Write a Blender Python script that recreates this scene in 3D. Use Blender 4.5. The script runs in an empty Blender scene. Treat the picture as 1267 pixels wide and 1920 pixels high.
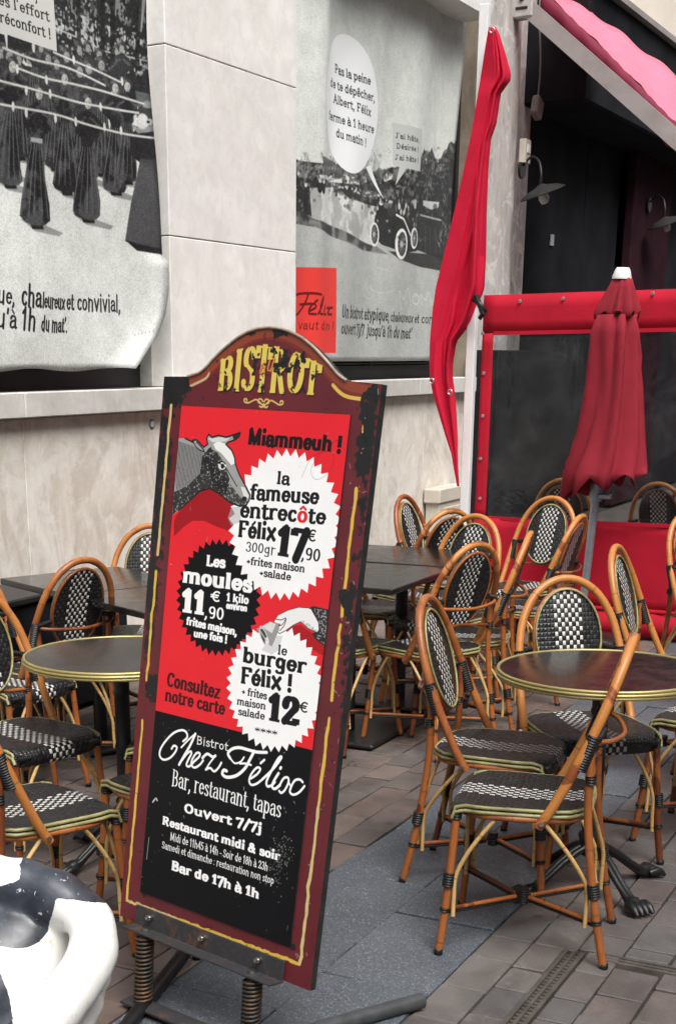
import bpy, math, random
import numpy as np
from mathutils import Vector, Matrix
rad = math.radians
scene = bpy.context.scene
COL = scene.collection
random.seed(7); rng = np.random.default_rng(7)

# ------------------------------------------------------------------ camera
# a wide frame cropped from its upper part: long focal length with lens shift
FPX, PPX, PPY, EYE = 2633.04, 447.617, 1568.815, 1.62
R = np.array([[0.4911, -0.2820, 0.8242], [-0.8710, -0.1484, 0.4683], [-0.0098, -0.9479, -0.3184]])
_u, _s, _v = np.linalg.svd(R); R = _u @ _v
cam_d = bpy.data.cameras.new('camera'); cam = bpy.data.objects.new('camera', cam_d); COL.objects.link(cam)
M = Matrix.Identity(4)
for i in range(3):
    M[i][0] = R[i][0]; M[i][1] = -R[i][1]; M[i][2] = -R[i][2]
M[0][3], M[1][3], M[2][3] = 0, 0, EYE
cam.matrix_world = M
cam_d.sensor_fit = 'VERTICAL'; cam_d.sensor_height = 36.0
cam_d.lens = FPX / 1920 * 36
cam_d.shift_x = (633.5 - PPX) / 1920; cam_d.shift_y = (PPY - 960) / 1920
cam_d.clip_start = 0.05; cam_d.clip_end = 500
scene.camera = cam

# ------------------------------------------------------------------ light
world = bpy.data.worlds.new('World'); scene.world = world; world.use_nodes = True
wn = world.node_tree.nodes; wl = world.node_tree.links
bg = wn['Background']
sky = wn.new('ShaderNodeTexSky'); sky.sky_type = 'NISHITA'; sky.sun_disc = False
SUN_EL, SUN_AZ = rad(56), rad(222)       # azimuth of the sun, from +Y clockwise
sky.sun_elevation = SUN_EL; sky.sun_rotation = SUN_AZ
sky.air_density = 1.0; sky.dust_density = 6.0; sky.ozone_density = 1.0
hs = wn.new('ShaderNodeHueSaturation'); hs.inputs['Saturation'].default_value = 0.25
wl.new(sky.outputs[0], hs.inputs['Color']); wl.new(hs.outputs[0], bg.inputs['Color'])
bg.inputs['Strength'].default_value = 0.15
sd = bpy.data.lights.new('sun', 'SUN'); sd.energy = 2.0; sd.angle = rad(35); sd.color = (1.0, 0.97, 0.93)
sun = bpy.data.objects.new('sun', sd); COL.objects.link(sun)
sdir = Vector((math.sin(SUN_AZ) * math.cos(SUN_EL), math.cos(SUN_AZ) * math.cos(SUN_EL), math.sin(SUN_EL)))
sun.rotation_euler = sdir.to_track_quat('Z', 'Y').to_euler()
scene.view_settings.view_transform = 'Standard'; scene.view_settings.look = 'None'
scene.view_settings.exposure = 0.52; scene.view_settings.gamma = 1.0
scene.view_settings.use_curve_mapping = False
scene.cycles.max_bounces = 8; scene.cycles.transparent_max_bounces = 12

# ------------------------------------------------------------------ survey helpers (photo measurements -> metres)
CP = np.array([0, 0, EYE])
def ray(x, y): return R @ np.array([(x - PPX) / FPX, (y - PPY) / FPX, 1.0])
def on_z(x, y, z=0.0): r = ray(x, y); return CP + r * ((z - EYE) / r[2])
def on_y(x, y, Y): r = ray(x, y); return CP + r * (Y / r[1])
def on_x(x, y, X): r = ray(x, y); return CP + r * (X / r[0])
def at_dist(x, y, d): return CP + ray(x, y) * d
def proj(P):
    c = R.T @ (np.array(P, float) - CP); return c[0] / c[2] * FPX + PPX, c[1] / c[2] * FPX + PPY, c[2]

# ------------------------------------------------------------------ object helpers
def link(o, parent=None):
    COL.objects.link(o)
    if parent is not None: o.parent = parent
    return o
def tag(o, label=None, cat=None, group=None, kind=None):
    if label: o['label'] = label
    if cat: o['category'] = cat
    if group: o['group'] = group
    if kind: o['kind'] = kind
    return o
def empty(name, loc=(0, 0, 0), rz=0.0):
    o = bpy.data.objects.new(name, None); link(o); o.location = loc; o.rotation_euler = (0, 0, rz); o.empty_display_size = .1
    return o
def copy_tree(o, parent=None):
    c = o.copy(); COL.objects.link(c); c.parent = parent
    for ch in list(o.children): copy_tree(ch, c)
    return c

class MB:
    """collects shapes, builds them as ONE mesh object"""
    def __init__(s): s.v = []; s.f = []; s.uv = []; s.mi = []; s.smooth = []; s.cur = 0
    def add(s, vs, fs, uvs=None, smooth=False):
        o = len(s.v); s.v += [tuple(map(float, p)) for p in vs]
        for i, f in enumerate(fs):
            s.f.append([o + k for k in f]); s.smooth.append(smooth); s.mi.append(s.cur)
            s.uv.append(uvs[i] if uvs else [(0, 0)] * len(f))
    def box(s, c, d, rot=None):
        x, y, z = d[0] / 2, d[1] / 2, d[2] / 2
        vs = [Vector(p) for p in ((-x,-y,-z),(x,-y,-z),(x,y,-z),(-x,y,-z),(-x,-y,z),(x,-y,z),(x,y,z),(-x,y,z))]
        if rot is not None: vs = [rot @ p for p in vs]
        vs = [p + Vector(c) for p in vs]
        s.add(vs, [(3,2,1,0),(4,5,6,7),(0,1,5,4),(1,2,6,5),(2,3,7,6),(3,0,4,7)])
    def bbox(s, c, d, b=.003, rot=None):
        """box with chamfered edges"""
        x, y, z = d[0] / 2, d[1] / 2, d[2] / 2; b = min(b, x * .9, y * .9, z * .9)
        vs = []; idx = {}
        for sx in (-1, 1):
            for sy in (-1, 1):
                for sz in (-1, 1):
                    for k in range(3):
                        p = [sx * (x - b), sy * (y - b), sz * (z - b)]
                        p[k] = (sx * x, sy * y, sz * z)[k]
                        idx[(sx, sy, sz, k)] = len(vs); vs.append(Vector(p))
        fs = []
        def q(ids): 
            ids = [idx[i] for i in ids]; a, b2, c2 = vs[ids[0]], vs[ids[1]], vs[ids[2]]
            n = (b2 - a).cross(c2 - b2); cen = sum((vs[i] for i in ids), Vector()) / len(ids)
            if n.dot(cen) < 0: ids.reverse()
            fs.append(ids)
        for k in range(3):
            i, j = [m for m in range(3) if m != k]
            for sg in (-1, 1):
                cs = []
                for (a, b2) in ((-1,-1),(1,-1),(1,1),(-1,1)):
                    t = [0,0,0]; t[k] = sg; t[i] = a; t[j] = b2; cs.append((t[0], t[1], t[2], k))
                q(cs)
            for a in (-1, 1):
                for b2 in (-1, 1):
                    cs = []
                    for (e, kk) in ((-1, i), (1, i), (1, j), (-1, j)):
                        t = [0,0,0]; t[k] = e; t[i] = a; t[j] = b2; cs.append((t[0], t[1], t[2], kk))
                    q(cs)
        for sx in (-1, 1):
            for sy in (-1, 1):
                for sz in (-1, 1): q([(sx, sy, sz, k) for k in range(3)])
        if rot is not None: vs = [rot @ p for p in vs]
        s.add([p + Vector(c) for p in vs], fs)
    def tube(s, pts, r, n=8, closed=False, cap=True, r_end=None):
        pts = [Vector(p) for p in pts]; m = len(pts); rs = r if isinstance(r, (list, tuple)) else [r] * m
        vs = []; L = [0.0]
        for i in range(1, m): L.append(L[-1] + (pts[i] - pts[i-1]).length)
        up = None
        for i in range(m):
            if closed: t = pts[(i + 1) % m] - pts[i - 1]
            else: t = pts[min(i + 1, m - 1)] - pts[max(i - 1, 0)]
            t.normalize()
            if up is None:
                up = Vector((0, 0, 1)) if abs(t.z) < .9 else Vector((1, 0, 0))
            a = (up - t * up.dot(t)).normalized(); up = a; b = t.cross(a)
            for k in range(n):
                th = 2 * math.pi * k / n
                vs.append(pts[i] + (a * math.cos(th) + b * math.sin(th)) * rs[i])
        fs = []; uvs = []
        L.append(L[-1] + (pts[0] - pts[-1]).length)
        for i in range(m if closed else m - 1):
            j = (i + 1) % m
            for k in range(n):
                l = (k + 1) % n
                fs.append((i*n+k, i*n+l, j*n+l, j*n+k)); uvs.append([(k/n, L[i]), ((k+1)/n, L[i]), ((k+1)/n, L[i+1]), (k/n, L[i+1])])
        s.add(vs, fs, uvs, True)
        if cap and not closed:
            s.add(vs[:n], [list(range(n))[::-1]]); s.add(vs[-n:], [list(range(n))])
    def lathe(s, prof, n=24, c=(0, 0, 0), cap=True, smooth=True):
        vs = []
        for (r_, z) in prof:
            for k in range(n): th = 2*math.pi*k/n; vs.append((c[0]+r_*math.cos(th), c[1]+r_*math.sin(th), c[2]+z))
        fs = [(i*n+k, i*n+(k+1)%n, (i+1)*n+(k+1)%n, (i+1)*n+k) for i in range(len(prof)-1) for k in range(n)]
        s.add(vs, fs, None, smooth)
        if cap:
            if prof[0][0] > 1e-5: s.add(vs[:n], [list(range(n))[::-1]])
            if prof[-1][0] > 1e-5: s.add(vs[-n:], [list(range(n))])
    def grid(s, P, uv=None, smooth=True, flip=False, closed_u=False):
        """P[i][j] points"""
        ni = len(P); nj = len(P[0]); vs = [p for row in P for p in row]; fs = []; us = []
        for i in range(ni - 1):
            for j in range(nj - (0 if closed_u else 1)):
                j2 = (j + 1) % nj
                f = [(i, j), (i, j2), (i + 1, j2), (i + 1, j)]
                if flip: f.reverse()
                fs.append([a * nj + b for a, b in f]); us.append([uv[a][b] if uv else (0, 0) for a, b in f])
        s.add(vs, fs, us, smooth)
    def prism(s, pts2, f0, f1):
        """outline pts2 mapped by f0 (front) and f1 (back)"""
        n = len(pts2); a = [f0(*p) for p in pts2]; b = [f1(*p) for p in pts2]
        s.add(a, [list(range(n))]); s.add(b, [list(range(n))[::-1]])
        s.add(a + b, [(i, n + i, n + (i+1) % n, (i+1) % n) for i in range(n)])
    def mesh(s, name, mats):
        me = bpy.data.meshes.new(name); me.from_pydata(s.v, [], s.f)
        uvl = me.uv_layers.new(name='UVMap')
        uvl.data.foreach_set('uv', [c for f in s.uv for p in f for c in p])
        me.polygons.foreach_set('use_smooth', s.smooth); me.polygons.foreach_set('material_index', s.mi)
        for m_ in (mats if isinstance(mats, (list, tuple)) else [mats]): me.materials.append(m_)
        me.update(); return me
    def build(s, name, mats, parent=None, **kw):
        o = bpy.data.objects.new(name, s.mesh(name, mats)); link(o, parent); tag(o, **kw); return o

def smooth_path(pts, n=6):
    pts = [Vector(p) for p in pts]; out = []
    for i in range(len(pts) - 1):
        p0 = pts[max(i-1, 0)]; p1 = pts[i]; p2 = pts[i+1]; p3 = pts[min(i+2, len(pts)-1)]
        for k in range(n):
            t = k / n
            out.append(.5*((2*p1)+(p2-p0)*t+(2*p0-5*p1+4*p2-p3)*t*t+(3*p1-p0-3*p2+p3)*t**3))
    out.append(pts[-1]); return out

# ------------------------------------------------------------------ materials
class NT:
    def __init__(s, name):
        s.m = bpy.data.materials.new(name); s.m.use_nodes = True; s.t = s.m.node_tree; s.n = s.t.nodes
        s.b = s.n['Principled BSDF']; s.out = s.n['Material Output']
    def new(s, t, **kw):
        n = s.n.new(t)
        for k, v in kw.items():
            if k in n.inputs: n.inputs[k].default_value = v
            else: setattr(n, k, v)
        return n
    def l(s, a, b): s.t.links.new(a, b)
    def coord(s, kind='Object'): return s.new('ShaderNodeTexCoord').outputs[kind]
    def noise(s, sc, detail=4, rough=.55, vec=None, dist=0.0):
        n = s.new('ShaderNodeTexNoise'); n.inputs['Scale'].default_value = sc; n.inputs['Detail'].default_value = detail
        n.inputs['Roughness'].default_value = rough; n.inputs['Distortion'].default_value = dist
        if vec is not None: s.l(vec, n.inputs['Vector'])
        return n.outputs['Fac']
    def ramp(s, fac, stops):
        r = s.new('ShaderNodeValToRGB'); e = r.color_ramp.elements
        while len(e) < len(stops): e.new(.5)
        for i, (p, c) in enumerate(stops):
            e[i].position = p; e[i].color = (c, c, c, 1) if isinstance(c, (int, float)) else (*c, 1)
        s.l(fac, r.inputs[0]); return r.outputs[0]
    def mix(s, fac, a, b, blend='MIX'):
        m = s.new('ShaderNodeMix'); m.data_type = 'RGBA'; m.blend_type = blend
        for sock, v in ((m.inputs[0], fac), (m.inputs[6], a), (m.inputs[7], b)):
            if isinstance(v, (int, float)): sock.default_value = v if sock == m.inputs[0] else (v, v, v, 1)
            elif isinstance(v, tuple): sock.default_value = (*v, 1)
            else: s.l(v, sock)
        return m.outputs[2]
    def math(s, op, a, b=None, c=None, clamp=False):
        m = s.new('ShaderNodeMath'); m.operation = op; m.use_clamp = clamp
        for i, v in enumerate((a, b, c)):
            if v is None: continue
            if isinstance(v, (int, float)): m.inputs[i].default_value = v
            else: s.l(v, m.inputs[i])
        return m.outputs[0]
    def mapping(s, vec, scale=(1, 1, 1), rot=(0, 0, 0), loc=(0, 0, 0)):
        m = s.new('ShaderNodeMapping'); m.inputs['Scale'].default_value = scale; m.inputs['Rotation'].default_value = rot
        m.inputs['Location'].default_value = loc
        s.l(vec, m.inputs['Vector']); return m.outputs[0]
    def bump(s, h, strength=.3, dist=.01):
        b = s.new('ShaderNodeBump'); b.inputs['Strength'].default_value = strength; b.inputs['Distance'].default_value = dist
        s.l(h, b.inputs['Height']); s.l(b.outputs[0], s.b.inputs['Normal'])
    def set(s, base=None, rough=None, metal=None, spec=None):
        for nm, v in (('Base Color', base), ('Roughness', rough), ('Metallic', metal), ('Specular IOR Level', spec)):
            if v is None: continue
            k = s.b.inputs[nm]
            if isinstance(v, tuple): k.default_value = (*v, 1)
            elif isinstance(v, (int, float)): k.default_value = v
            else: s.l(v, k)
        return s

def simple(name, col, rough=.6, metal=0., var=.15, sc=6., bump=0., bsc=60., spec=None):
    t = NT(name); c = t.coord()
    n = t.noise(sc, 5, .6, c)
    lo = tuple(x * (1 - var) for x in col); hi = tuple(min(1, x * (1 + var)) for x in col)
    t.set(t.ramp(n, [(.3, lo), (.7, hi)]), rough, metal, spec)
    if bump: t.bump(t.noise(bsc, 4, .6, c), bump, .002)
    return t.m

def mat_stone(name, base, warm, stain, stain_amt, seed, blot=.0):
    t = NT(name); c = t.mapping(t.coord(), loc=(seed, seed * .7, seed * 1.3))
    oi = t.new('ShaderNodeObjectInfo')
    n1 = t.noise(2.2, 6, .62, c, .6); n2 = t.noise(9, 6, .7, c, 1.0)
    vo = t.new('ShaderNodeTexVoronoi', feature='SMOOTH_F1'); vo.inputs['Scale'].default_value = 7; t.l(t.mix(.12, c, t.new('ShaderNodeTexNoise', Scale=4.).outputs['Color']), vo.inputs['Vector'])
    a = t.mix(t.ramp(n1, [(.35, 0.), (.68, 1.)]), base, warm)
    a = t.mix(t.ramp(vo.outputs['Distance'], [(.1, .5), (.5, 0.)]), a, tuple(min(1, x * 1.12) for x in base))
    a = t.mix(t.ramp(n2, [(.40, .32), (.56, 0.)]), a, tuple(x * .80 for x in warm))
    pits = t.ramp(t.noise(60, 3, .6, c), [(.30, 1.), (.36, 0.)])
    a = t.mix(t.math('MULTIPLY', pits, .22), a, tuple(x * .5 for x in warm))
    # streaked dirt running down
    st = t.noise(1.4, 5, .65, t.mapping(c, scale=(4, 4, 1.1)), 1.2); st2 = t.noise(.9, 4, .6, c)
    sf = t.math('MULTIPLY', t.ramp(st, [(.45, 0.), (.72, 1.)]), t.ramp(st2, [(.40, 0.2), (.6, 1.)]))
    a = t.mix(t.math('MULTIPLY', sf, stain_amt), a, stain)
    if blot:
        bl_ = t.noise(1.1, 8, .66, c, 1.6); a = t.mix(t.math('MULTIPLY', t.ramp(bl_, [(.52, 0.), (.60, 1.)]), blot), a, (.46, .40, .34)); a = t.mix(t.math('MULTIPLY', t.ramp(t.noise(4.2, 6, .7, t.mapping(c, loc=(3, 3, 3)), 1.5), [(.52, 0.), (.60, 1.)]), .5), a, (.76, .74, .70))
    hv = t.math('MULTIPLY_ADD', oi.outputs['Random'], .10, .95)
    hsv = t.new('ShaderNodeHueSaturation'); t.l(hv, hsv.inputs['Value']); t.l(a, hsv.inputs['Color'])
    t.set(hsv.outputs[0], t.ramp(n2, [(.3, .55), (.7, .8)]), 0., .3)
    t.bump(t.math('ADD', t.math('MULTIPLY', n2, .5), t.math('MULTIPLY', pits, -.5)), .25, .003)
    return t.m

STONE = mat_stone('pale_stone', (.82, .805, .775), (.77, .75, .715), (.52, .47, .40), .18, 1.)
STONE_LOW = mat_stone('stained_stone', (.74, .70, .635), (.64, .59, .52), (.34, .265, .185), .65, 5., .45)
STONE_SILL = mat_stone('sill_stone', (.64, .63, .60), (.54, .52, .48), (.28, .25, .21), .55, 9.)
PLASTER = mat_stone('grimy_plaster', (.52, .49, .475), (.44, .41, .395), (.15, .12, .105), .85, 13., .2)
REVEAL = mat_stone('rough_reveal', (.33, .28, .22), (.22, .18, .13), (.10, .07, .05), .8, 21.)
DARKMETAL = simple('dark_frame', (.012, .016, .016), .45, 0, .3, 4, .1)
BLACKVOID = simple('dark_shopfront', (.016, .016, .019), .8, 0, .4, 2, spec=.06)
MAROON_COL = simple('maroon_cladding', (.030, .012, .017), .9, 0, .3, 3, spec=.03)
GREYBAR = simple('grey_coated_metal', (.30, .26, .25), .5, .1, .15, 5)
WHITEMETAL = simple('white_coated_metal', (.72, .72, .72), .4, 0, .06, 8)
CREAMWALL = simple('cream_render', (.75, .68, .58), .8, 0, .06, 2, .2)
STEEL = simple('bright_steel', (.62, .62, .60), .28, 1., .15, 30)
GALV = simple('galvanised_pole', (.33, .36, .40), .42, .7, .12, 20)
BLACKIRON = simple('black_cast_iron', (.014, .014, .015), .42, .2, .4, 12, .5, 70)
BOXCREAM = simple('cream_plastic', (.55, .50, .42), .55, 0, .1, 4, .1)
RUSTY = None

def mat_rust():
    t = NT('rusty_painted_steel'); c = t.coord()
    n = t.noise(14, 6, .7, c); n2 = t.noise(60, 4, .6, c)
    a = t.mix(t.ramp(n, [(.56, 0.), (.66, .7)]), (.035, .036, .04), (.15, .065, .035))
    a = t.mix(t.ramp(n2, [(.5, 0.), (.75, .6)]), a, (.09, .065, .05))
    t.set(a, .65, .25); t.bump(n2, .4, .002); return t.m
RUSTY = mat_rust()
def mat_spring():
    t = NT('dark_spring_steel'); c = t.coord()
    a = t.mix(t.ramp(t.noise(25, 5, .6, c), [(.45, 0.), (.65, 1.)]), (.045, .042, .038), (.14, .075, .04))
    t.set(a, .5, .5); return t.m
SPRING = mat_spring()

def mat_cane(name, c1, c2, node_gap, dark):
    t = NT(name); uv = t.coord('UV'); sep = t.new('ShaderNodeSeparateXYZ'); t.l(uv, sep.inputs[0])
    oc = t.coord('Object'); oi = t.new('ShaderNodeObjectInfo')
    n = t.noise(7, 5, .6, oc, .8)
    add = t.math('MULTIPLY_ADD', oi.outputs['Random'], .85, t.math('MULTIPLY_ADD', n, .9, -.22))
    a = t.ramp(add, [(.15, c2), (.55, c1), (.95, tuple(min(1, x*1.12) for x in c1)), (1.0, c2)])
    # fine grain along the cane
    g = t.noise(40, 3, .6, t.mapping(uv, scale=(6, .35, 1)))
    a = t.mix(t.ramp(g, [(.35, .45), (.6, 0.)]), a, tuple(x * .62 for x in c2))
    # growth rings of the cane
    ph = t.math('FRACT', t.math('ADD', t.math('DIVIDE', sep.outputs[1], node_gap), t.math('MULTIPLY', oi.outputs['Random'], 3.)))
    ring = t.math('LESS_THAN', ph, .022 / (node_gap / .2))
    a = t.mix(t.math('MULTIPLY', ring, .6), a, dark)
    wear = t.ramp(t.noise(30, 5, .7, oc), [(.64, 0.), (.72, .45)])
    a = t.mix(wear, a, tuple(min(1, x * 1.5) for x in c1))
    t.set(a, .38, 0., .5); t.bump(t.math('SUBTRACT', t.math('MULTIPLY', g, .3), ring), .25, .002)
    return t.m
CANE = mat_cane('varnished_rattan', (.37, .115, .028), (.13, .032, .010), .19, (.10, .03, .01))
CANE_HOOP = mat_cane('varnished_rattan_hoop', (.52, .205, .050), (.26, .072, .020), .24, (.13, .045, .012))
CANE_LIGHT = mat_cane('pale_rattan', (.62, .40, .16), (.42, .24, .08), .15, (.2, .1, .03))

def mat_wrap():
    t = NT('black_binding'); uv = t.coord('UV'); sep = t.new('ShaderNodeSeparateXYZ'); t.l(uv, sep.inputs[0])
    w = t.math('SINE', t.math('MULTIPLY', sep.outputs[1], 2 * math.pi / .0075))
    t.set((.012, .012, .013), .38); t.bump(w, .9, .003); return t.m
WRAP = mat_wrap()
TRIM = simple('olive_rattan_trim', (.27, .25, .11), .4, 0, .5, 14)
BRASS = simple('brass_edging', (.42, .35, .14), .38, .55, .25, 5)

def mat_weave(name, white_amt):
    t = NT(name); uv = t.coord('UV'); sep = t.new('ShaderNodeSeparateXYZ'); t.l(uv, sep.inputs[0])
    oi = t.new('ShaderNodeObjectInfo'); u0, v0 = sep.outputs[0], sep.outputs[1]
    wob = t.noise(30, 2, .5, uv)
    u = t.math('ADD', t.math('DIVIDE', u0, .0130), t.math('MULTIPLY', wob, .25)); v = t.math('DIVIDE', v0, .0160)
    fu, fv = t.math('FLOOR', u), t.math('FLOOR', v)
    par = t.math('ABSOLUTE', t.math('MODULO', t.math('ADD', fu, fv), 2.0))
    chk = t.math('GREATER_THAN', par, .5)
    cu = t.math('FRACT', u); cv = t.math('FRACT', v)
    du = t.math('ABSOLUTE', t.math('SUBTRACT', cu, .5)); dv = t.math('ABSOLUTE', t.math('SUBTRACT', cv, .5))
    edge = t.math('GREATER_THAN', t.math('MAXIMUM', t.math('MULTIPLY', du, 1.12), dv), .45)
    stripe = t.math('LESS_THAN', t.math('ABSOLUTE', fu + 0 if False else t.math('ADD', fu, 0.5)), 4.0)
    wm = t.math('MULTIPLY', t.math('MULTIPLY', chk, stripe), t.math('SUBTRACT', 1.0, edge))
    idn = t.new('ShaderNodeTexWhiteNoise'); cmb = t.new('ShaderNodeCombineXYZ'); t.l(fu, cmb.inputs[0]); t.l(fv, cmb.inputs[1]); t.l(cmb.outputs[0], idn.inputs[0])
    shade = t.mix(idn.outputs[0], (.007, .0075, .008), (.020, .021, .022))
    a = t.mix(t.math('MULTIPLY', t.math('SUBTRACT', 1.0, chk), .6), shade, (.008, .008, .009))
    a = t.mix(wm, a, tuple(white_amt * x for x in (.86, .85, .80)))
    a = t.mix(t.math('MULTIPLY', edge, .7), a, (.004, .004, .004))
    t.set(a, t.math('MULTIPLY_ADD', idn.outputs[0], .2, .30), 0., .5)
    hgt = t.math('MULTIPLY', t.math('SUBTRACT', .5, t.math('POWER', t.math('MAXIMUM', du, dv), 2.0)), t.math('MULTIPLY_ADD', chk, 1.0, .6))
    t.bump(hgt, 1.0, .006); return t.m
WEAVE = mat_weave('woven_black_and_white_resin', .66)

def mat_paver(name, cols, spk):
    t = NT(name); oi = t.new('ShaderNodeObjectInfo'); g = t.new('ShaderNodeNewGeometry')
    c = g.outputs['Position']
    n = t.noise(5, 6, .65, c, .4); n2 = t.noise(90, 4, .7, c); n3 = t.noise(1.3, 3, .5, c)
    k = len(cols); a = t.ramp(t.math('ADD', t.math('MULTIPLY', oi.outputs['Random'], .85), t.math('MULTIPLY', n3, .15)), [(i / (k - 1), cols[i]) for i in range(k)])
    a = t.mix(t.ramp(n, [(.35, .55), (.6, 0.)]), a, tuple(x * .62 for x in cols[0]))
    a = t.mix(t.ramp(n2, [(.5, 0.), (.75, spk)]), a, tuple(min(1, x * 1.9) for x in cols[-1]))
    lp = t.ramp(t.noise(2.1, 6, .75, c, 1.2), [(.60, 0.), (.68, .35)])
    a = t.mix(lp, a, (.24, .225, .21)); a = t.mix(t.ramp(t.noise(.9, 5, .7, c, .8), [(.50, 0.), (.70, .5)]), a, (.045, .040, .038))
    gum = t.new('ShaderNodeTexVoronoi'); gum.inputs['Scale'].default_value = 5.5; t.l(c, gum.inputs['Vector'])
    a = t.mix(t.math('MULTIPLY', t.math('LESS_THAN', gum.outputs['Distance'], .09), .55), a, (.03, .028, .027))
    t.set(a, t.ramp(n, [(.3, .42), (.7, .75)]), 0., .4); t.bump(t.math('ADD', n, t.math('MULTIPLY', n2, .6)), .45, .005)
    return t.m
PAVER = mat_paver('brown_grey_paver', [(.075, .065, .061), (.140, .100, .084), (.095, .086, .083), (.170, .132, .114), (.115, .098, .090), (.105, .080, .070)], .3)
PAVER2 = mat_paver('grey_paver', [(.082, .077, .076), (.145, .112, .100), (.104, .099, .098), (.150, .136, .126), (.115, .094, .086)], .3)
def mat_granite():
    t = NT('speckled_granite'); g = t.new('ShaderNodeNewGeometry'); c = g.outputs['Position']; oi = t.new('ShaderNodeObjectInfo')
    n = t.noise(3, 5, .6, c, .3)
    a = t.ramp(t.math('MULTIPLY_ADD', oi.outputs['Random'], .25, n), [(.3, (.062, .073, .085)), (.8, (.105, .120, .138))])
    vo = t.new('ShaderNodeTexVoronoi'); vo.inputs['Scale'].default_value = 260; t.l(c, vo.inputs['Vector'])
    wn_ = t.new('ShaderNodeSeparateColor'); t.l(vo.outputs['Color'], wn_.inputs[0])
    a = t.mix(t.math('MULTIPLY', t.math('GREATER_THAN', wn_.outputs[0], .90), .45), a, (.36, .38, .40))
    a = t.mix(t.math('MULTIPLY', t.math('LESS_THAN', wn_.outputs[1], .25), .6), a, (.035, .04, .05))
    a = t.mix(t.ramp(t.noise(1.6, 5, .7, c, 1.), [(.55, 0.), (.72, .55)]), a, (.05, .05, .055))
    t.set(a, .5, 0., .45); t.bump(t.noise(120, 3, .6, c), .25, .002); return t.m
GRANITE = mat_granite()
MORTAR = simple('dirty_mortar', (.028, .024, .021), .9, 0, .3, 8, .4)
GRATE = simple('cast_drain_grate', (.10, .088, .075), .6, .3, .35, 14, .5)

def mat_cloth(name, col, sheen, translucent, rough=.75, var=.08, fold_sc=5.):
    t = NT(name); c = t.coord(); n = t.noise(fold_sc, 4, .6, c)
    a = t.ramp(n, [(.3, tuple(x * (1 - var) for x in col)), (.7, tuple(min(1, x * (1 + var)) for x in col))])
    t.set(a, rough, 0., .2); t.b.inputs['Sheen Weight'].default_value = sheen
    t.bump(t.noise(9, 4, .55, c, .5), .25, .012)
    if translucent:
        tr = t.new('ShaderNodeBsdfTranslucent'); t.l(a, tr.inputs['Color']); mx = t.new('ShaderNodeMixShader'); mx.inputs[0].default_value = translucent
        t.l(t.b.outputs[0], mx.inputs[1]); t.l(tr.outputs[0], mx.inputs[2]); t.l(mx.outputs[0], t.out.inputs['Surface'])
    return t.m
REDCLOTH = mat_cloth('red_awning_cloth', (.60, .010, .042), .0, .12, .75)
REDSCREEN = mat_cloth('red_screen_canvas', (.40, .008, .024), .0, .0, .8, .16, 3.)
PINKAWN = mat_cloth('sky_lit_red_canvas', (.90, .20, .30), .2, .2, .7)  # light from the sky is washed into this pale pink base
PARASOL = mat_cloth('faded_burgundy_canvas', (.245, .018, .030), .0, .05, .9, .14, 4.)
def mat_clear():
    t = NT('clear_plastic_sheet'); t.n.remove(t.b)
    c = t.coord(); n = t.noise(3, 5, .6, t.mapping(c, scale=(1, 1, .5)), .6)
    tr = t.new('ShaderNodeBsdfTransparent', Color=(.80, .82, .82, 1)); gl = t.new('ShaderNodeBsdfGlossy', Roughness=.12, Color=(.9, .9, .9, 1))
    df = t.new('ShaderNodeBsdfDiffuse', Color=(.45, .46, .47, 1))
    fr = t.new('ShaderNodeFresnel', IOR=1.4)
    bp = t.new('ShaderNodeBump', Strength=.35, Distance=.03); t.l(n, bp.inputs['Height']); t.l(bp.outputs[0], gl.inputs['Normal'])
    m1 = t.new('ShaderNodeMixShader'); t.l(t.ramp(t.noise(5, 6, .7, c, 1.), [(.45, .006), (.75, .05)]), m1.inputs[0]); t.l(tr.outputs[0], m1.inputs[1]); t.l(df.outputs[0], m1.inputs[2])
    m2 = t.new('ShaderNodeMixShader'); t.l(t.math('MINIMUM', t.math('MULTIPLY', fr.outputs[0], .75), .22), m2.inputs[0]); t.l(m1.outputs[0], m2.inputs[1]); t.l(gl.outputs[0], m2.inputs[2])
    t.l(m2.outputs[0], t.out.inputs['Surface']); return t.m
CLEAR = mat_clear()
def mat_tabletop():
    t = NT('black_laminate'); c = t.coord()
    n = t.noise(6, 6, .7, c, 1.)
    t.set(t.ramp(n, [(.3, (.007, .0065, .0065)), (.8, (.018, .016, .015))]), t.ramp(t.noise(14, 5, .7, c), [(.3, .10), (.8, .26)]), 0., .6)
    return t.m
TABLETOP = mat_tabletop()
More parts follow.
